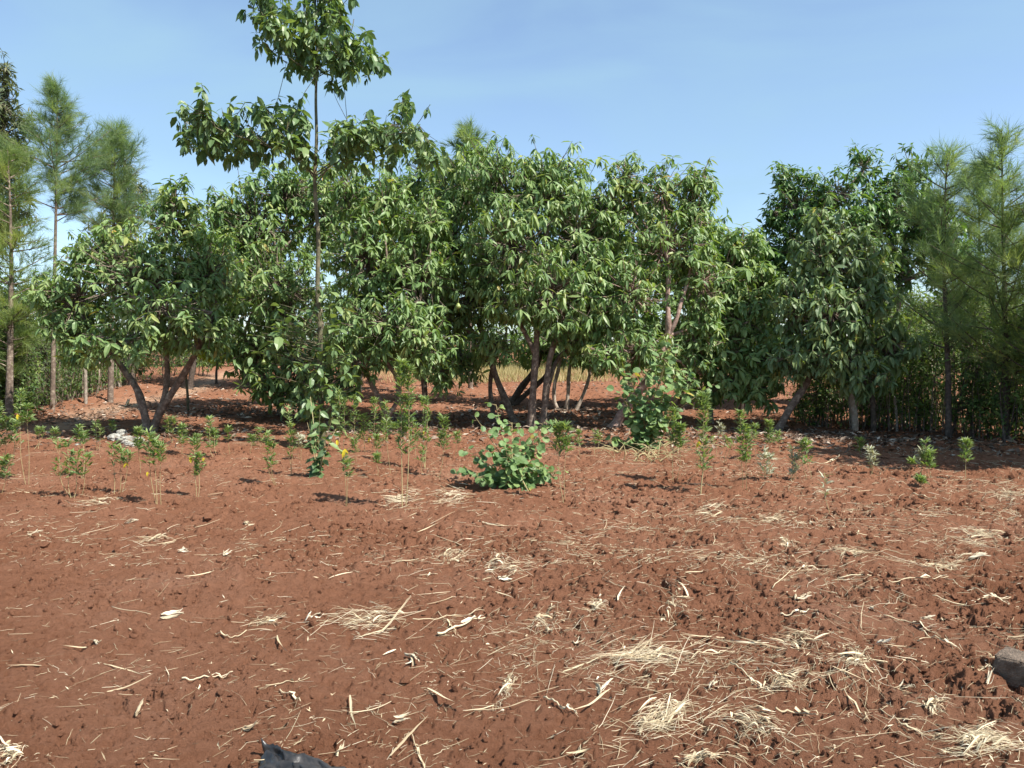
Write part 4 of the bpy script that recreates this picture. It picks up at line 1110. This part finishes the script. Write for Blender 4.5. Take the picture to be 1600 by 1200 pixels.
# leafy suckers at the foot of the pole tree
spr = []
for tx, ty, n in [(485, 620, 10), (500, 640, 10), (520, 650, 12), (485, 690, 12), (505, 715, 14), (492, 735, 12), (515, 690, 12), (525, 670, 8), (480, 660, 10)]:
    spr.append(([(497 + (tx - 497) * .4, .5 * (740 + ty), rb.uniform(-.1, .1)), (tx, ty, rb.uniform(-.2, .2))], n, .10))
def suckers():
    rng = np.random.default_rng(8)
    b = gp(496, 742); Y0 = b[1]
    root = thing('leafy_sucker', b, 'dark glossy leafy sucker shoots clustered at the foot of the tall pole tree', 'plant')
    sb = MB(); cb = MB()
    for path, n, wob in spr:
        q = smooth_poly([b - [0, 0, .03]] + [W(x, y, Y0 + dy) for x, y, dy in path], 12)
        add_tubes(sb, q, np.linspace(.007, .003, 12), 5, .8)
        f = rng.uniform(.15, 1, n)
        P = np.stack([np.interp(f * 11, np.arange(12), q[:, k]) for k in range(3)], 1)
        a = rng.uniform(0, 2 * math.pi, n)
        D = np.stack([np.cos(a), np.sin(a), rng.uniform(-.6, .3, n)], 1)
        l = rng.uniform(.09, .16, n)
        t = np.clip(rng.normal(.5, .25, n), 0, 1)
        add_leaves(cb, P, D, UP + rng.normal(0, .4, (n, 3)) + np.array([.2, -.5, 0]), l, l * .55, t, LEAF_FULL, .25, .3)
    sb.build('stems', M['stalk'], b, root); cb.build('foliage', M['broad'], b, root, smooth=False)
suckers()

def root_tangle():
    rng = np.random.default_rng(6)
    b = gp(1008, 712)
    mb = MB()
    for k in range(90):
        c = gp(rng.normal(1008, 36), rng.uniform(690, 722))
        a = rng.uniform(0, 2 * math.pi); L = rng.uniform(.15, .55)
        e = c + np.array([math.cos(a) * L, math.sin(a) * L * .6, rng.uniform(-.02, .22)])
        m = .5 * (c + e) + [0, 0, rng.uniform(.02, .12)]
        add_tubes(mb, smooth_poly([c, m, e], 7), np.linspace(rng.uniform(.004, .011), .003, 7), 5, rng.uniform(0, .8))
    o = mb.build('dry_root_tangle', M['stalk'], b)
    tag(o, 'heap of dry pale roots and twigs at the foot of the climbing round-leaved bush', 'dry roots')
    for px, py, h, ln in [(985, 705, 32, 5), (1035, 700, 66, -2), (1000, 700, 26, -8), (1100, 690, 26, 14)]:
        pass
root_tangle()

# ------------------------------------------------------------------ straw and maize leavings on the soil
def on_ground(x, y, up=0.0):
    return np.stack([x, y, ground(x, y) + up], -1)

def lying_poly(rng, x, y, ang, L, K=7, bend=.35, lift=.012):
    """K-point curved lines lying on the soil; arrays of starts"""
    n = len(x)
    P = np.zeros((n, K, 3)); a = ang.copy(); cx, cy = x.copy(), y.copy()
    cur = rng.normal(0, bend, n)
    for k in range(K):
        P[:, k, 0] = cx; P[:, k, 1] = cy
        cx = cx + np.cos(a) * L / (K - 1); cy = cy + np.sin(a) * L / (K - 1)
        a = a + cur / K + rng.normal(0, bend * .3, n)
    z = ground(P[:, :, 0], P[:, :, 1])
    zs = z.copy()
    for _ in range(2):
        zs[:, 1:-1] = np.maximum(z[:, 1:-1], .25 * zs[:, :-2] + .5 * zs[:, 1:-1] + .25 * zs[:, 2:])
    lin = z[:, :1] + (z[:, -1:] - z[:, :1]) * np.linspace(0, 1, K)[None]
    rigid = lin + np.quantile(z - lin, .72, axis=1)[:, None]
    P[:, :, 2] = .85 * rigid + .15 * zs + lift * rng.uniform(.1, 1.2, (n, 1))
    return P

def straw_density(x, y):
    # thin on the left, bands and patches to the right, as the hoe left it
    band = sstep(.46, .72, fbm(x * .9 + y * .25, y * 1.9, 61, 3))
    right = .26 + .95 * sstep(-1.8, 2.6, x)
    return right * (.22 + .9 * band)

LITTER = MB()
def fine_straw():
    rng = np.random.default_rng(51)
    n0 = 60000
    y = 2.4 * (13.0 / 2.4) ** rng.random(n0)
    x = rng.uniform(-.85, .85, n0) * y
    k = rng.random(n0) < straw_density(x, y) * np.clip(y / 6.5, .36, 1)
    x, y = x[k], y[k]; n = len(x)
    ang = np.where(rng.random(n) < .6, rng.normal(.3, .7, n), rng.uniform(0, math.pi, n)) + np.where(rng.random(n) < .5, math.pi, 0)
    L = np.where(rng.random(n) < .12, rng.gamma(2.0, .07, n), rng.gamma(1.6, .03, n)) + .02
    P = lying_poly(rng, x, y, ang, np.minimum(L, .45), 6, .16, .006)
    kink = rng.normal(0, .16, (n, 1)) * L[:, None] * (rng.random((n, 1)) < .5)
    P[:, 3, 0:2] += kink * np.stack([-np.sin(ang), np.cos(ang)], 1)
    mb = LITTER
    r = rng.uniform(.0006, .0017, n) * np.clip(y / 5, .8, 1.5)
    R = r[:, None] * np.array([.7, 1, 1, 1, .9, .4])[None]
    add_tubes(mb, P, R, 3, np.clip(rng.normal(.58, .24, n), 0, 1))
    # small chaff flakes
    n1 = 26000
    y = 2.4 * (13.0 / 2.4) ** rng.random(n1); x = rng.uniform(-.85, .85, n1) * y
    k = rng.random(n1) < (.15 + straw_density(x, y)) * .42
    x, y = x[k], y[k]; n = len(x); a = rng.uniform(0, 2 * math.pi, n)
    D = np.stack([np.cos(a), np.sin(a), rng.normal(0, .3, n)], 1)
    l = rng.uniform(.008, .045, n)
    add_leaves(mb, on_ground(x, y, .004), D, UP + rng.normal(0, .5, (n, 3)), l, l * rng.uniform(.08, .26, n), np.clip(rng.normal(.5, .27, n), 0, 1), LEAF_LITE, .4, rng.uniform(-.4, .9, n))
fine_straw()

def clods():
    rng = np.random.default_rng(52)
    n0 = 60000
    y = 2.4 * (15.0 / 2.4) ** rng.random(n0); x = rng.uniform(-.85, .85, n0) * y
    m = sstep(.42, .66, fbm(x * 1.4, y * 1.4, 55, 3))
    k = rng.random(n0) < (.24 + .70 * m)
    x, y = x[k], y[k]; n = len(x)
    r = np.minimum(.0035 + rng.gamma(1.0, .0042, n), .032) * np.clip(y / 5, .7, 1.5)
    # lumpy octahedron-derived clods
    t = (1 + 5 ** .5) / 2
    iv = unit(np.array([[-1, t, 0], [1, t, 0], [-1, -t, 0], [1, -t, 0], [0, -1, t], [0, 1, t], [0, -1, -t], [0, 1, -t], [t, 0, -1], [t, 0, 1], [-t, 0, -1], [-t, 0, 1]], float))
    fi = np.array([[0, 11, 5], [0, 5, 1], [0, 1, 7], [0, 7, 10], [0, 10, 11], [1, 5, 9], [5, 11, 4], [11, 10, 2], [10, 7, 6], [7, 1, 8], [3, 9, 4], [3, 4, 2], [3, 2, 6], [3, 6, 8], [3, 8, 9], [4, 9, 5], [2, 4, 11], [6, 2, 10], [8, 6, 7], [9, 8, 1]])
    v = iv[None] * r[:, None, None] * rng.uniform(.6, 1.3, (n, 12, 1)) * rng.uniform(.7, 1.3, (n, 1, 3))
    v = v + on_ground(x, y)[:, None, :] + np.stack([np.zeros(n), np.zeros(n), r * .25], 1)[:, None, :]
    mb = MB(); mb.add(v.reshape(-1, 3), [(fi[None] + (np.arange(n) * 12)[:, None, None]).reshape(-1, 3)], 0.0)
    o = mb.build('soil_clods', M['soil'], smooth=False); o['kind'] = 'stuff'
clods()

def straw_heap(label, cx, cy, wpx, hpx, n, ang=.2, rmax=.0028, lift=.05, tint=.6, spread=.35, husks=3):
    rng = np.random.default_rng(int(cx * 3 + cy * 11))
    b = gp(cx, cy)
    mb = MB()
    n = int(n * 1.5)
    # two or three uneven sub-clumps and a loose scatter round them
    nc = rng.integers(2, 4); ccx = rng.normal(0, .11, nc); ccy = rng.normal(0, .11, nc); kk = rng.integers(0, nc, n)
    wide = rng.random(n) < .40
    px = cx + np.clip(ccx[kk] + rng.normal(0, 1, n) * np.where(wide, .40, .14), -1.1, 1.1) * wpx
    py = cy + np.clip(ccy[kk] + rng.normal(0, 1, n) * np.where(wide, .40, .17), -1.1, 1.1) * hpx
    py = py - (px - cx) * math.tan(ang) * .35 if abs(ang) > .05 else py
    C = np.array([gp(a, c) for a, c in zip(px, py)])
    A = rng.normal(ang, spread * 1.5, n) + np.where(rng.random(n) < .5, math.pi, 0)
    wm = wpx * b[1] / F
    L = np.where(rng.random(n) < .12, rng.uniform(.45, .9, n), rng.uniform(.08, .36, n)) * max(.12, wm * .72)
    x = C[:, 0] - np.cos(A) * L / 2; y = C[:, 1] - np.sin(A) * L / 2
    P = lying_poly(rng, x, y, A, L, 8, .2, .008)
    mid = np.exp(-((C[:, 0] - b[0]) / (wm * .4)) ** 2)
    tilt = np.linspace(-.5, .5, 8)[None] * rng.normal(0, .05, (n, 1)) * (L[:, None] / .2)
    arch = np.sin(np.linspace(0, math.pi, 8))[None] * (mid * lift * rng.uniform(0, .45, n))[:, None]
    lift = lift * .6
    P[:, :, 2] += arch * .6 + (mid * lift * .5 * rng.random(n))[:, None] + np.maximum(tilt, -.01)
    r = rng.uniform(.0005, rmax * .5, n) * (1 if b[1] < 6 else 1.3)
    tn = np.clip(rng.normal(tint + .06, .24, n), 0, 1); R8 = r[:, None] * np.array([.6, 1, 1, 1, 1, 1, .8, .4])[None]
    add_tubes(mb, P[~wide], R8[~wide], 4, tn[~wide])
    add_tubes(LITTER, P[wide], R8[wide], 4, tn[wide])
    P = P[~wide]; n = len(P)
    if husks:
        i = rng.choice(n, min(husks * 5, n), replace=False)
        Q = P[i] + [0, 0, .008]
        w = np.array([.4, .9, 1, 1, .9, .8, .5, .15])[None] * rng.uniform(.002, .006, (len(i), 1))
        N = unit(UP + rng.normal(0, .35, (len(i), 1, 3))) * np.ones((1, 8, 1))
        add_ribbons(mb, Q, w, N, np.clip(rng.normal(tint + .15, .15, len(i)), 0, 1))
    o = mb.build('straw_heap', M['straw'], b)
    return tag(o, label, 'straw', 'straw heaps on the soil')

H = straw_heap
H('wide flattened straw heap in the right foreground, longest of the heaps', 1012, 1024, 190, 50, 150, .35)
H('thick rounded straw heap at the bottom, right of centre', 1035, 1128, 150, 62, 190, .45, lift=.09)
H('tufted straw heap fanning out to the right of the thick rounded heap', 1165, 1140, 100, 62, 120, -.6, lift=.06)
H('small tidy sheaf of straw lying above the wide flattened heap', 936, 952, 62, 24, 50, .35)
H('loose curled straw knot with a raised loop, right of the small sheaf', 1048, 958, 60, 46, 70, .9, spread=.9, lift=.07)
H('tangled greyish straw pile between the fan and the dense tangle', 1225, 1080, 100, 46, 100, .3, spread=.7, tint=.5)
H('dense fine straw tangle in the right foreground left of the stone', 1345, 1045, 80, 66, 150, .2, spread=1.0, tint=.5)
H('long straw bundle at the bottom right corner', 1525, 1165, 150, 50, 200, -.05, lift=.06)
H('arched bundle of straw at centre of the open soil', 695, 870, 100, 26, 60, .25, lift=.05)
H('frayed straw tuft with a husk at the right end of the arched bundle', 790, 887, 66, 28, 80, -.05, lift=.06, tint=.65)
H('long low straw swath left of centre', 565, 967, 150, 34, 110, .1)
H('small hummock of straw and roots right of the faint furrow', 1228, 848, 52, 30, 60, .1, spread=.8, tint=.5)
H('dry grass tuft at the right edge under the tree shadow', 1572, 775, 62, 44, 110, .2, spread=.9, tint=.55)
H('small arch of straw at left in open soil', 242, 838, 80, 22, 45, .2, lift=.05)
H('scatter of straw at the right edge in mid distance', 1530, 838, 110, 30, 90, -.2, tint=.55)
H('low straw band at right above the long yellow stalk', 1480, 872, 120, 26, 80, .2, tint=.55)
H('pale straw heap at the foot of the tallest plumed plant', 640, 772, 80, 26, 70, .4, tint=.7)
H('straw swath in front of the round-leaved bush', 706, 776, 90, 34, 80, .5, tint=.65)
H('twist of dry straw around the half dry plant', 1210, 808, 80, 22, 60, .1, tint=.5)
H('straw under the cone shaped plant', 1120, 790, 80, 20, 50, 0, tint=.6)
H('straw wisp below the fan of pale stems', 150, 790, 90, 20, 46, .1, tint=.55)
H('faint straw patch at the far left edge', 20, 1170, 60, 44, 60, .8, tint=.55)
H('wispy straw patch left of the black plastic', 410, 966, 70, 24, 50, .2, tint=.5)
H('sparse straw swirl just right of centre in the foreground', 850, 975, 90, 46, 40, .5, spread=.9, tint=.5)
H('spiky straw clump with dark hollow at centre foreground', 792, 1062, 40, 34, 60, 1.2, spread=.6, lift=.08)
H('straw streak along the upper right furrow', 1330, 868, 130, 20, 60, .1, tint=.5)
H('straw scraps at bottom edge, right of centre', 1110, 1192, 110, 18, 50, 0, tint=.55)
H('straw mat left of the stone beyond the dense tangle', 1250, 1010, 110, 40, 80, .3, spread=.8, tint=.5)
H('rootlet clump low in the right corner above the long bundle', 1460, 1105, 60, 40, 60, .3, spread=1.0, tint=.5)

def stalk(label, pts, r, tint, group=None, name='maize_stalk', seed=0):
    rng = np.random.default_rng(int(pts[0][0] + pts[0][1] * 3))
    G = np.array([gp(*p) for p in pts])
    q = smooth_poly(G, max(9, 5 * len(pts)))
    q[:, 2] = np.maximum(ground(q[:, 0], q[:, 1]), smooth_poly(np.c_[q[:, :2], ground(q[:, 0], q[:, 1])], len(q))[:, 2]) + r * 1.1 + .006
    n = len(q)
    rr = np.linspace(r, r * .45, n) * (1 + .18 * (np.arange(n) % 5 == 0))
    rr = rr * .62; tint = tint - .08
    mb = MB(); add_tubes(mb, q, rr, 6, tint, cap=True)
    # a torn leaf sheath on the stalk
    if r > .0035:
        K = min(8, n)
        Q = q[-K:][None] + rng.normal(0, .006, (1, K, 3)) + [0, 0, r]
        w = np.linspace(1, .15, K)[None] * r * 1.3
        add_ribbons(mb, Q, w, unit(UP + rng.normal(0, .3, (1, K, 3))), np.array([min(1, tint + .15)]))
    b = G[0]
    o = mb.build(name, M['straw'], b)
    return tag(o, label, 'maize stalk', group)

for lab, pts, r, t in [
    ('bent pale maize stalk rising to a kink at right of centre', [(1207, 915), (1238, 898), (1264, 884), (1296, 890)], .005, .75),
    ('long yellowish maize stalk lying almost level at right', [(1308, 908), (1380, 908), (1425, 904), (1482, 894)], .007, .78),
    ('pale maize stalk curving down to the right edge', [(1478, 896), (1520, 912), (1560, 930), (1598, 942)], .005, .72),
    ('straight pale stalk pointing at the right edge below the curving one', [(1455, 930), (1500, 936), (1550, 930), (1580, 926)], .006, .8),
    ('thick pale stalk with flat end at centre foreground', [(684, 993), (720, 980), (758, 966)], .011, .85),
    ('thin level stalk above the thick flat-ended one', [(645, 970), (700, 964), (757, 950)], .005, .7),
    ('slanting stalk crossing the thin level one', [(682, 956), (700, 972), (712, 990)], .004, .6),
    ('smooth curved stalk lying right of the wide straw heap', [(1055, 1032), (1090, 1024), (1148, 1023)], .005, .75),
    ('straight stalk slanting down to the tangled greyish pile', [(1141, 1044), (1175, 1070), (1208, 1094)], .006, .75),
    ('short thick pale stalk pointing down right, bottom centre', [(850, 1080), (872, 1094), (902, 1110)], .007, .8),
    ('fringed pale stalk lying level at left foreground', [(284, 1055), (320, 1051), (364, 1048)], .007, .85),
    ('forked pale stalk with three prongs right of centre', [(1219, 963), (1240, 963), (1264, 961)], .007, .9),
    ('grey curved stalk near the bottom, right of the fan heap', [(1212, 1120), (1245, 1118), (1278, 1128)], .008, .55),
    ('long thin stalk standing toward the bottom edge at centre', [(640, 1130), (652, 1160), (668, 1198)], .004, .5),
    ('pale thin stalk right of the arched bundle', [(655, 893), (670, 893), (684, 892)], .004, .8),
    ('bent stalk in a wide V at left of centre', [(415, 1072), (440, 1068), (484, 1053)], .004, .6),
    ('lower limb of a bent stalk left of centre', [(437, 1074), (455, 1083), (470, 1092)], .005, .7),
    ('long stalk slanting down right beyond the dense tangle', [(1290, 1060), (1330, 1098), (1360, 1128)], .004, .6),
    ('thin stalk slanting at the bottom right toward the long bundle', [(1375, 1104), (1420, 1136), (1460, 1150)], .004, .6),
    ('pale stalk lying level below the stone', [(1410, 1098), (1440, 1104), (1472, 1108)], .005, .75),
    ('pale split stalk left of the stone', [(1440, 985), (1465, 996), (1502, 1012)], .006, .75),
    ('curved stalk above the pale split one', [(1380, 968), (1420, 974), (1470, 990)], .005, .75),
    ('pale twig touching the left of the stone', [(1498, 1037), (1520, 1041), (1548, 1040)], .004, .7),
    ('dark brown twig lying in open soil right of centre', [(952, 900), (938, 912), (1004 - 1, 934)][0:2] + [(1003, 933)], .004, .05),
    ('long pale stalk in mid distance right of the watermark-free soil centre', [(1180, 868), (1230, 872), (1262, 886)], .005, .6),
    ('pale ribbed stalk in the right middle distance', [(1268, 720), (1290, 722), (1312, 716)], .012, .7),
    ('pale stalk lying in the right middle distance near the shadow', [(1425, 770), (1445, 774), (1464, 776)], .010, .65),
    ('slanted maize stalk at left foreground below the white husk', [(385, 980), (360, 990), (336, 978)], .005, .6),
]:
    if 'watermark' in lab: lab = 'long pale stalk in the middle distance right of the bush'
    stalk(lab, pts, r, t, 'maize stalks on the soil')

def husk(label, cx, cy, Lpx, ang, wpx, tint=.8, lift=.03, group=None, name='maize_husk', seed=None):
    """one curled leaf or husk piece, several overlapping blades thick"""
    rng = np.random.default_rng(int(cx * 5 + cy * 7))
    b = gp(cx, cy); s = b[1] / F
    L = Lpx * s; mb = MB()
    a = ang
    nb_ = 5
    for j in range(nb_):
        K = 9; t = np.linspace(-.5, .5, K)
        lj = L * rng.uniform(.5, 1.1)
        a0 = a + rng.normal(0, .22); aa = a0 + rng.normal(0, .5) * (t + .5)
        off = rng.normal(0, wpx * s * .22, 2)
        P = np.zeros((1, K, 3))
        P[0, :, 0] = b[0] - np.cos(a) * L * .5 + np.cumsum(np.cos(aa)) * lj / K + off[0]
        P[0, :, 1] = b[1] - np.sin(a) * L * .5 + np.cumsum(np.sin(aa)) * lj / K + off[1]
        z = ground(P[0, :, 0], P[0, :, 1])
        z = np.maximum(z, np.convolve(np.pad(z, 2, mode='edge'), np.ones(5) / 5, 'valid'))
        P[0, :, 2] = z + .006 + .004 * j + lift * (t + .5) ** 2 * rng.uniform(0, 1)
        w = np.interp(t, [-.5, -.3, .1, .35, .5], [.4, .9, 1, .6, .08])[None] * wpx * s * rng.uniform(.10, .26)
        w = w * (1 + .25 * rng.normal(size=(1, K)))
        tw = np.linspace(0, rng.normal(0, 1.3), K) + rng.normal(0, .3)
        N = unit(np.stack([-np.sin(tw) * np.sin(a0), np.sin(tw) * np.cos(a0), np.cos(tw)], 1))[None]
        add_ribbons(mb, P, w, N, np.clip(np.array([tint + rng.normal(-.08, .16)]), 0, 1), fold=rng.uniform(-.3, .4))
    o = mb.build(name, M['husk'], b)
    m = o.modifiers.new('thickness', 'SOLIDIFY'); m.thickness = .0008
    return tag(o, label, 'maize husk', group)

for lab, cx, cy, L, a, w, t in [
    ('bright white maize husk lying alone at left foreground', 268, 959, 36, .5, 13, 1.0),
    ('pale husk scrap below the bright white husk, standing on end', 153, 1002, 20, -.9, 9, .8),
    ('flat pale husk at bottom centre', 630, 1115, 38, .05, 8, .8),
    ('long ragged husk slanting down at centre foreground', 650, 1028, 62, -.7, 10, .75),
    ('pale husk with torn end under the straw tuft right of the arched bundle', 790, 905, 36, .9, 10, .85),
    ('tall pale husk standing on the wide straw heap', 942, 1074, 40, 1.2, 11, .85),
    ('white curled husk in the right foreground', 1380, 1006, 24, -.9, 8, .95),
    ('white twisted husk hanging down right of centre', 1366, 950, 26, -1.4, 9, .9),
    ('broad pale husk at the right edge in the middle distance', 1530, 866, 44, .25, 10, .85),
    ('small white husk left of the watermelon pale stalk', 858, 982, 16, -1.0, 9, .8),
    ('pale curled husk right of the loose straw knot', 905, 1000, 30, .6, 8, .75),
    ('pinkish white husk scrap above the fan heap', 1118, 1080, 22, .5, 8, .8),
    ('forked white husk below the stone', 1545, 1074, 28, .8, 8, .95),
    ('second white husk leaf pointing right below the stone', 1560, 1064, 20, -.5, 8, .95),
    ('pale flat leaf scrap left of the bottom right bundle', 1416, 1070, 24, 0, 7, .7),
    ('grey pale husk heap above right of centre', 1252, 930, 34, .5, 11, .75),
    ('white husk tip left of the small straw sheaf', 858, 960, 14, -.9, 7, .8),
    ('white husk in the left middle distance', 205, 812, 20, .7, 8, .9),
    ('pale husk at left by the small straw arch', 286, 868, 18, .6, 10, .85),
    ('pale husk scrap left of the arched bundle', 356, 868, 20, .9, 9, .85),
    ('crumpled husk left of the bottom plastic', 395, 1136, 28, .2, 14, .35),
    ('dry curled leaf right of the black plastic', 533, 1170, 22, 1.2, 9, .65),
    ('pale sliver husk at far left middle distance', 55, 832, 26, .6, 7, .75),
    ('pale husk right of the yellow-leaved plant', 388, 814, 16, .2, 8, .8),
    ('brownish husk pieces standing left of centre', 217, 1098, 26, 1.3, 9, .3),
    ('white folded husk at left of the long straw swath', 488, 958, 26, 1.0, 9, .9),
    ('chalky husk scrap at the right middle distance', 1268, 820, 20, .3, 9, .8),
    ('straw pale husk at right edge below curving stalk', 1448, 964, 24, 0, 8, .85),
]:
    lab = lab.replace('watermelon pale stalk', 'sparse straw swirl')
    husk(lab, cx, cy, L, a, w, t, group='maize husks on the soil')

# many alike leaf strips and stalk pieces
def strips():
    rng = np.random.default_rng(61)
    cnt = 0
    pts = []
    while cnt < 150:
        y = 2.9 * (11.5 / 2.9) ** rng.random(); x = rng.uniform(-.68, .68) * y
        if rng.random() > float(straw_density(np.array([x]), np.array([y]))[0]) + .25: continue
        cnt += 1
        L = rng.uniform(.08, .34); a = rng.normal(.3, .7) + (math.pi if rng.random() < .5 else 0)
        P = lying_poly(rng, np.array([x]), np.array([y]), np.array([a]), np.array([L]), 9, .3, .010)
        if rng.random() < .45:
            P[0, :, 2] += rng.uniform(.01, .05) * np.linspace(0, 1, 9) ** 2
        mb = MB()
        b = P[0, 4].copy()
        if cnt % 2:
            w = np.interp(np.linspace(0, 1, 9), [0, .2, .6, 1], [.4, 1, .8, .08])[None] * rng.uniform(.0025, .007)
            tw = np.linspace(0, rng.normal(0, 1.6), 9)
            N = np.stack([np.sin(tw) * .8, np.full(9, -.2), np.cos(tw)], 1)[None]
            add_ribbons(mb, P, w, unit(N), np.array([np.clip(rng.normal(.6, .2), 0, 1)]), fold=rng.uniform(-.4, .6))
            o = mb.build('maize_leaf_strip', M['straw'], b)
            tag(o, 'dry curled maize leaf strip lying on the bare red soil', 'dry leaf', 'loose maize leaf strips')
        else:
            r = rng.uniform(.0012, .003)
            add_tubes(mb, P, np.linspace(r, r * .5, 9), 5, float(np.clip(rng.normal(.6, .2), 0, 1)), cap=True)
            o = mb.build('loose_straw', M['straw'], b)
            tag(o, 'single dry straw lying loose on the red soil', 'straw', 'loose straws')
strips()

# ------------------------------------------------------------------ plastic, stone, rubble
def plastic_sheet():
    rng = np.random.default_rng(71)
    n, m = 70, 46
    b = gp(470, 1186)
    u = np.linspace(0, 1, n)[:, None]; v = np.linspace(0, 1, m)[None]
    # outline: top edge from (405,1158) to (540,1200); the rest runs out of frame towards the viewer
    A0, A1 = gp(408, 1172), gp(540, 1206)
    B0, B1 = gp(408, 1232), gp(540, 1262)
    X = (A0[0] * (1 - u) + A1[0] * u) * (1 - v) + (B0[0] * (1 - u) + B1[0] * u) * v
    Y = (A0[1] * (1 - u) + A1[1] * u) * (1 - v) + (B0[1] * (1 - u) + B1[1] * u) * v
    X = X + .025 * (fbm(u * 5 + 0 * v, v * 5, 3, 3) - .5) + 0 * X; Y = Y + .05 * (fbm(u * 6, v * 4 + 9, 5, 3) - .5)
    edge = np.minimum(np.minimum(u, 1 - u), np.minimum(v, 1 - v))
    wv = v + .10 * (fbm(u * 3 + 0 * v, v * 2, 12, 2) - .5) * 2
    def fold(c, wd): return np.maximum(0, 1 - np.abs(wv - c) / wd) ** 1.5
    Zr = .008 + .034 * fold(.10 + .20 * u, .09) * (1 - .5 * u) + .026 * fold(.36 + .25 * u, .08) + .026 * fold(.74 - .1 * u, .10)
    Zr = Zr + .03 * np.abs(fbm(u * 3.2 + 1.5 * v, v * 3.0, 19, 2) - .5) + .012 * (np.abs(fbm(u * 11, v * 9, 15, 2) - .5))
    Zr = Zr + .03 * np.exp(-((u / .06) ** 2 + (v / .10) ** 2))
    Z = float(gbase(b[0], b[1])) + .004 + Zr * (0.30 + .70 * sstep(0, .06, edge + .06 * (v < .2)))
    P = np.stack([X + 0 * v, Y + 0 * v, Z], -1)
    idx = np.arange(n * m).reshape(n, m)
    q = np.stack([idx[:-1, :-1], idx[1:, :-1], idx[1:, 1:], idx[:-1, 1:]], -1).reshape(-1, 4)
    mb = MB(); mb.add(P.reshape(-1, 3), [q])
    o = mb.build('plastic_sheet', M['plastic'], b)
    s_ = o.modifiers.new('thickness', 'SOLIDIFY'); s_.thickness = .0015
    tag(o, 'crumpled black plastic sheet at the bottom edge, left of centre', 'plastic sheet')
plastic_sheet()

def lump(rng, c, size, rot, nsub=3, rough=.12, box=.6):
    """rough block: subdivided cube pulled a little towards a ball, with noise"""
    k = 2 ** nsub + 1
    g = np.linspace(-1, 1, k)
    vs = []; fs = []; n = 0
    for ax in range(3):
        for sg in (-1, 1):
            a, c2 = np.meshgrid(g, g, indexing='ij')
            p = np.zeros((k, k, 3)); p[..., ax] = sg; p[..., (ax + 1) % 3] = a; p[..., (ax + 2) % 3] = c2 * sg
            vs.append(p.reshape(-1, 3)); i = np.arange(k * k).reshape(k, k) + n
            fs.append(np.stack([i[:-1, :-1], i[1:, :-1], i[1:, 1:], i[:-1, 1:]], -1).reshape(-1, 4)); n += k * k
    v = np.concatenate(vs)
    ball = unit(v)
    w = (np.abs(v) ** 8).sum(1) ** (1 / 8.)
    v = v * box + ball * (1 - box) * 1.25
    edge = np.sort(np.abs(np.concatenate(vs)), 1)[:, 1]
    v = v * (1 - .07 * sstep(.75, 1.0, edge))[:, None]
    nz = fbm(v[:, 0] * 2.2 + v[:, 2] * 1.3 + 9, v[:, 1] * 2.2 + v[:, 2] * 1.7 + 5, int(rng.integers(99)), 4) - .5
    v = v * (1 + rough * 2 * nz)[:, None]
    v = v * np.asarray(size)
    cr, sr = math.cos(rot), math.sin(rot)
    v = np.stack([v[:, 0] * cr - v[:, 1] * sr, v[:, 0] * sr + v[:, 1] * cr, v[:, 2]], 1) + c
    return v, fs

def stone():
    rng = np.random.default_rng(72)
    b = gp(1590, 1066)
    mb = MB()
    v, fs = lump(rng, b + np.array([0, 0, .040]), (.088, .082, .072), .70, 5, .085, .97)
    # broken, sloping top
    mb.add(v, fs)
    o = mb.build('stone_block', M['stone'], b, smooth=False)
    tag(o, 'rough cut stone block half buried at the right edge of the soil', 'stone')
stone()

def rubble():
    rng = np.random.default_rng(73)
    G = 'white stones at the foot of the forked tree'
    L = ['largest chalky white stone of the heap beside the forked trunk', 'white stone at the left end of the heap beside the forked trunk', 'flat white stone at the front of the heap by the forked trunk', 'small white stone next to the forked trunk', 'pale stone at the back of the white heap by the forked trunk', 'smallest white stone lying off the heap']
    for (px, py, sz, sq), lab in zip([(196, 690, .12, .55), (180, 688, .10, .6), (206, 694, .09, .4), (216, 688, .08, .6), (190, 682, .09, .7), (122, 694, .05, .5)], L):
        b = gp(px, py); mb = MB()
        v, fs = lump(rng, b + np.array([0, 0, sz * sq * .6]), (sz, sz * .8, sz * sq), rng.uniform(0, 3), 3, .28, .5)
        mb.add(v, fs)
        tag(mb.build('white_stone', M['sack'], b, smooth=False), lab, 'stone', G)
    husk('pale dry leaf bundle standing on the path at left', 205, 632, 18, .8, 10, .6, lift=.2, name='dry_leaf_bundle')
rubble()
_o = LITTER.build('straw_litter', M['straw']); _o['kind'] = 'stuff'
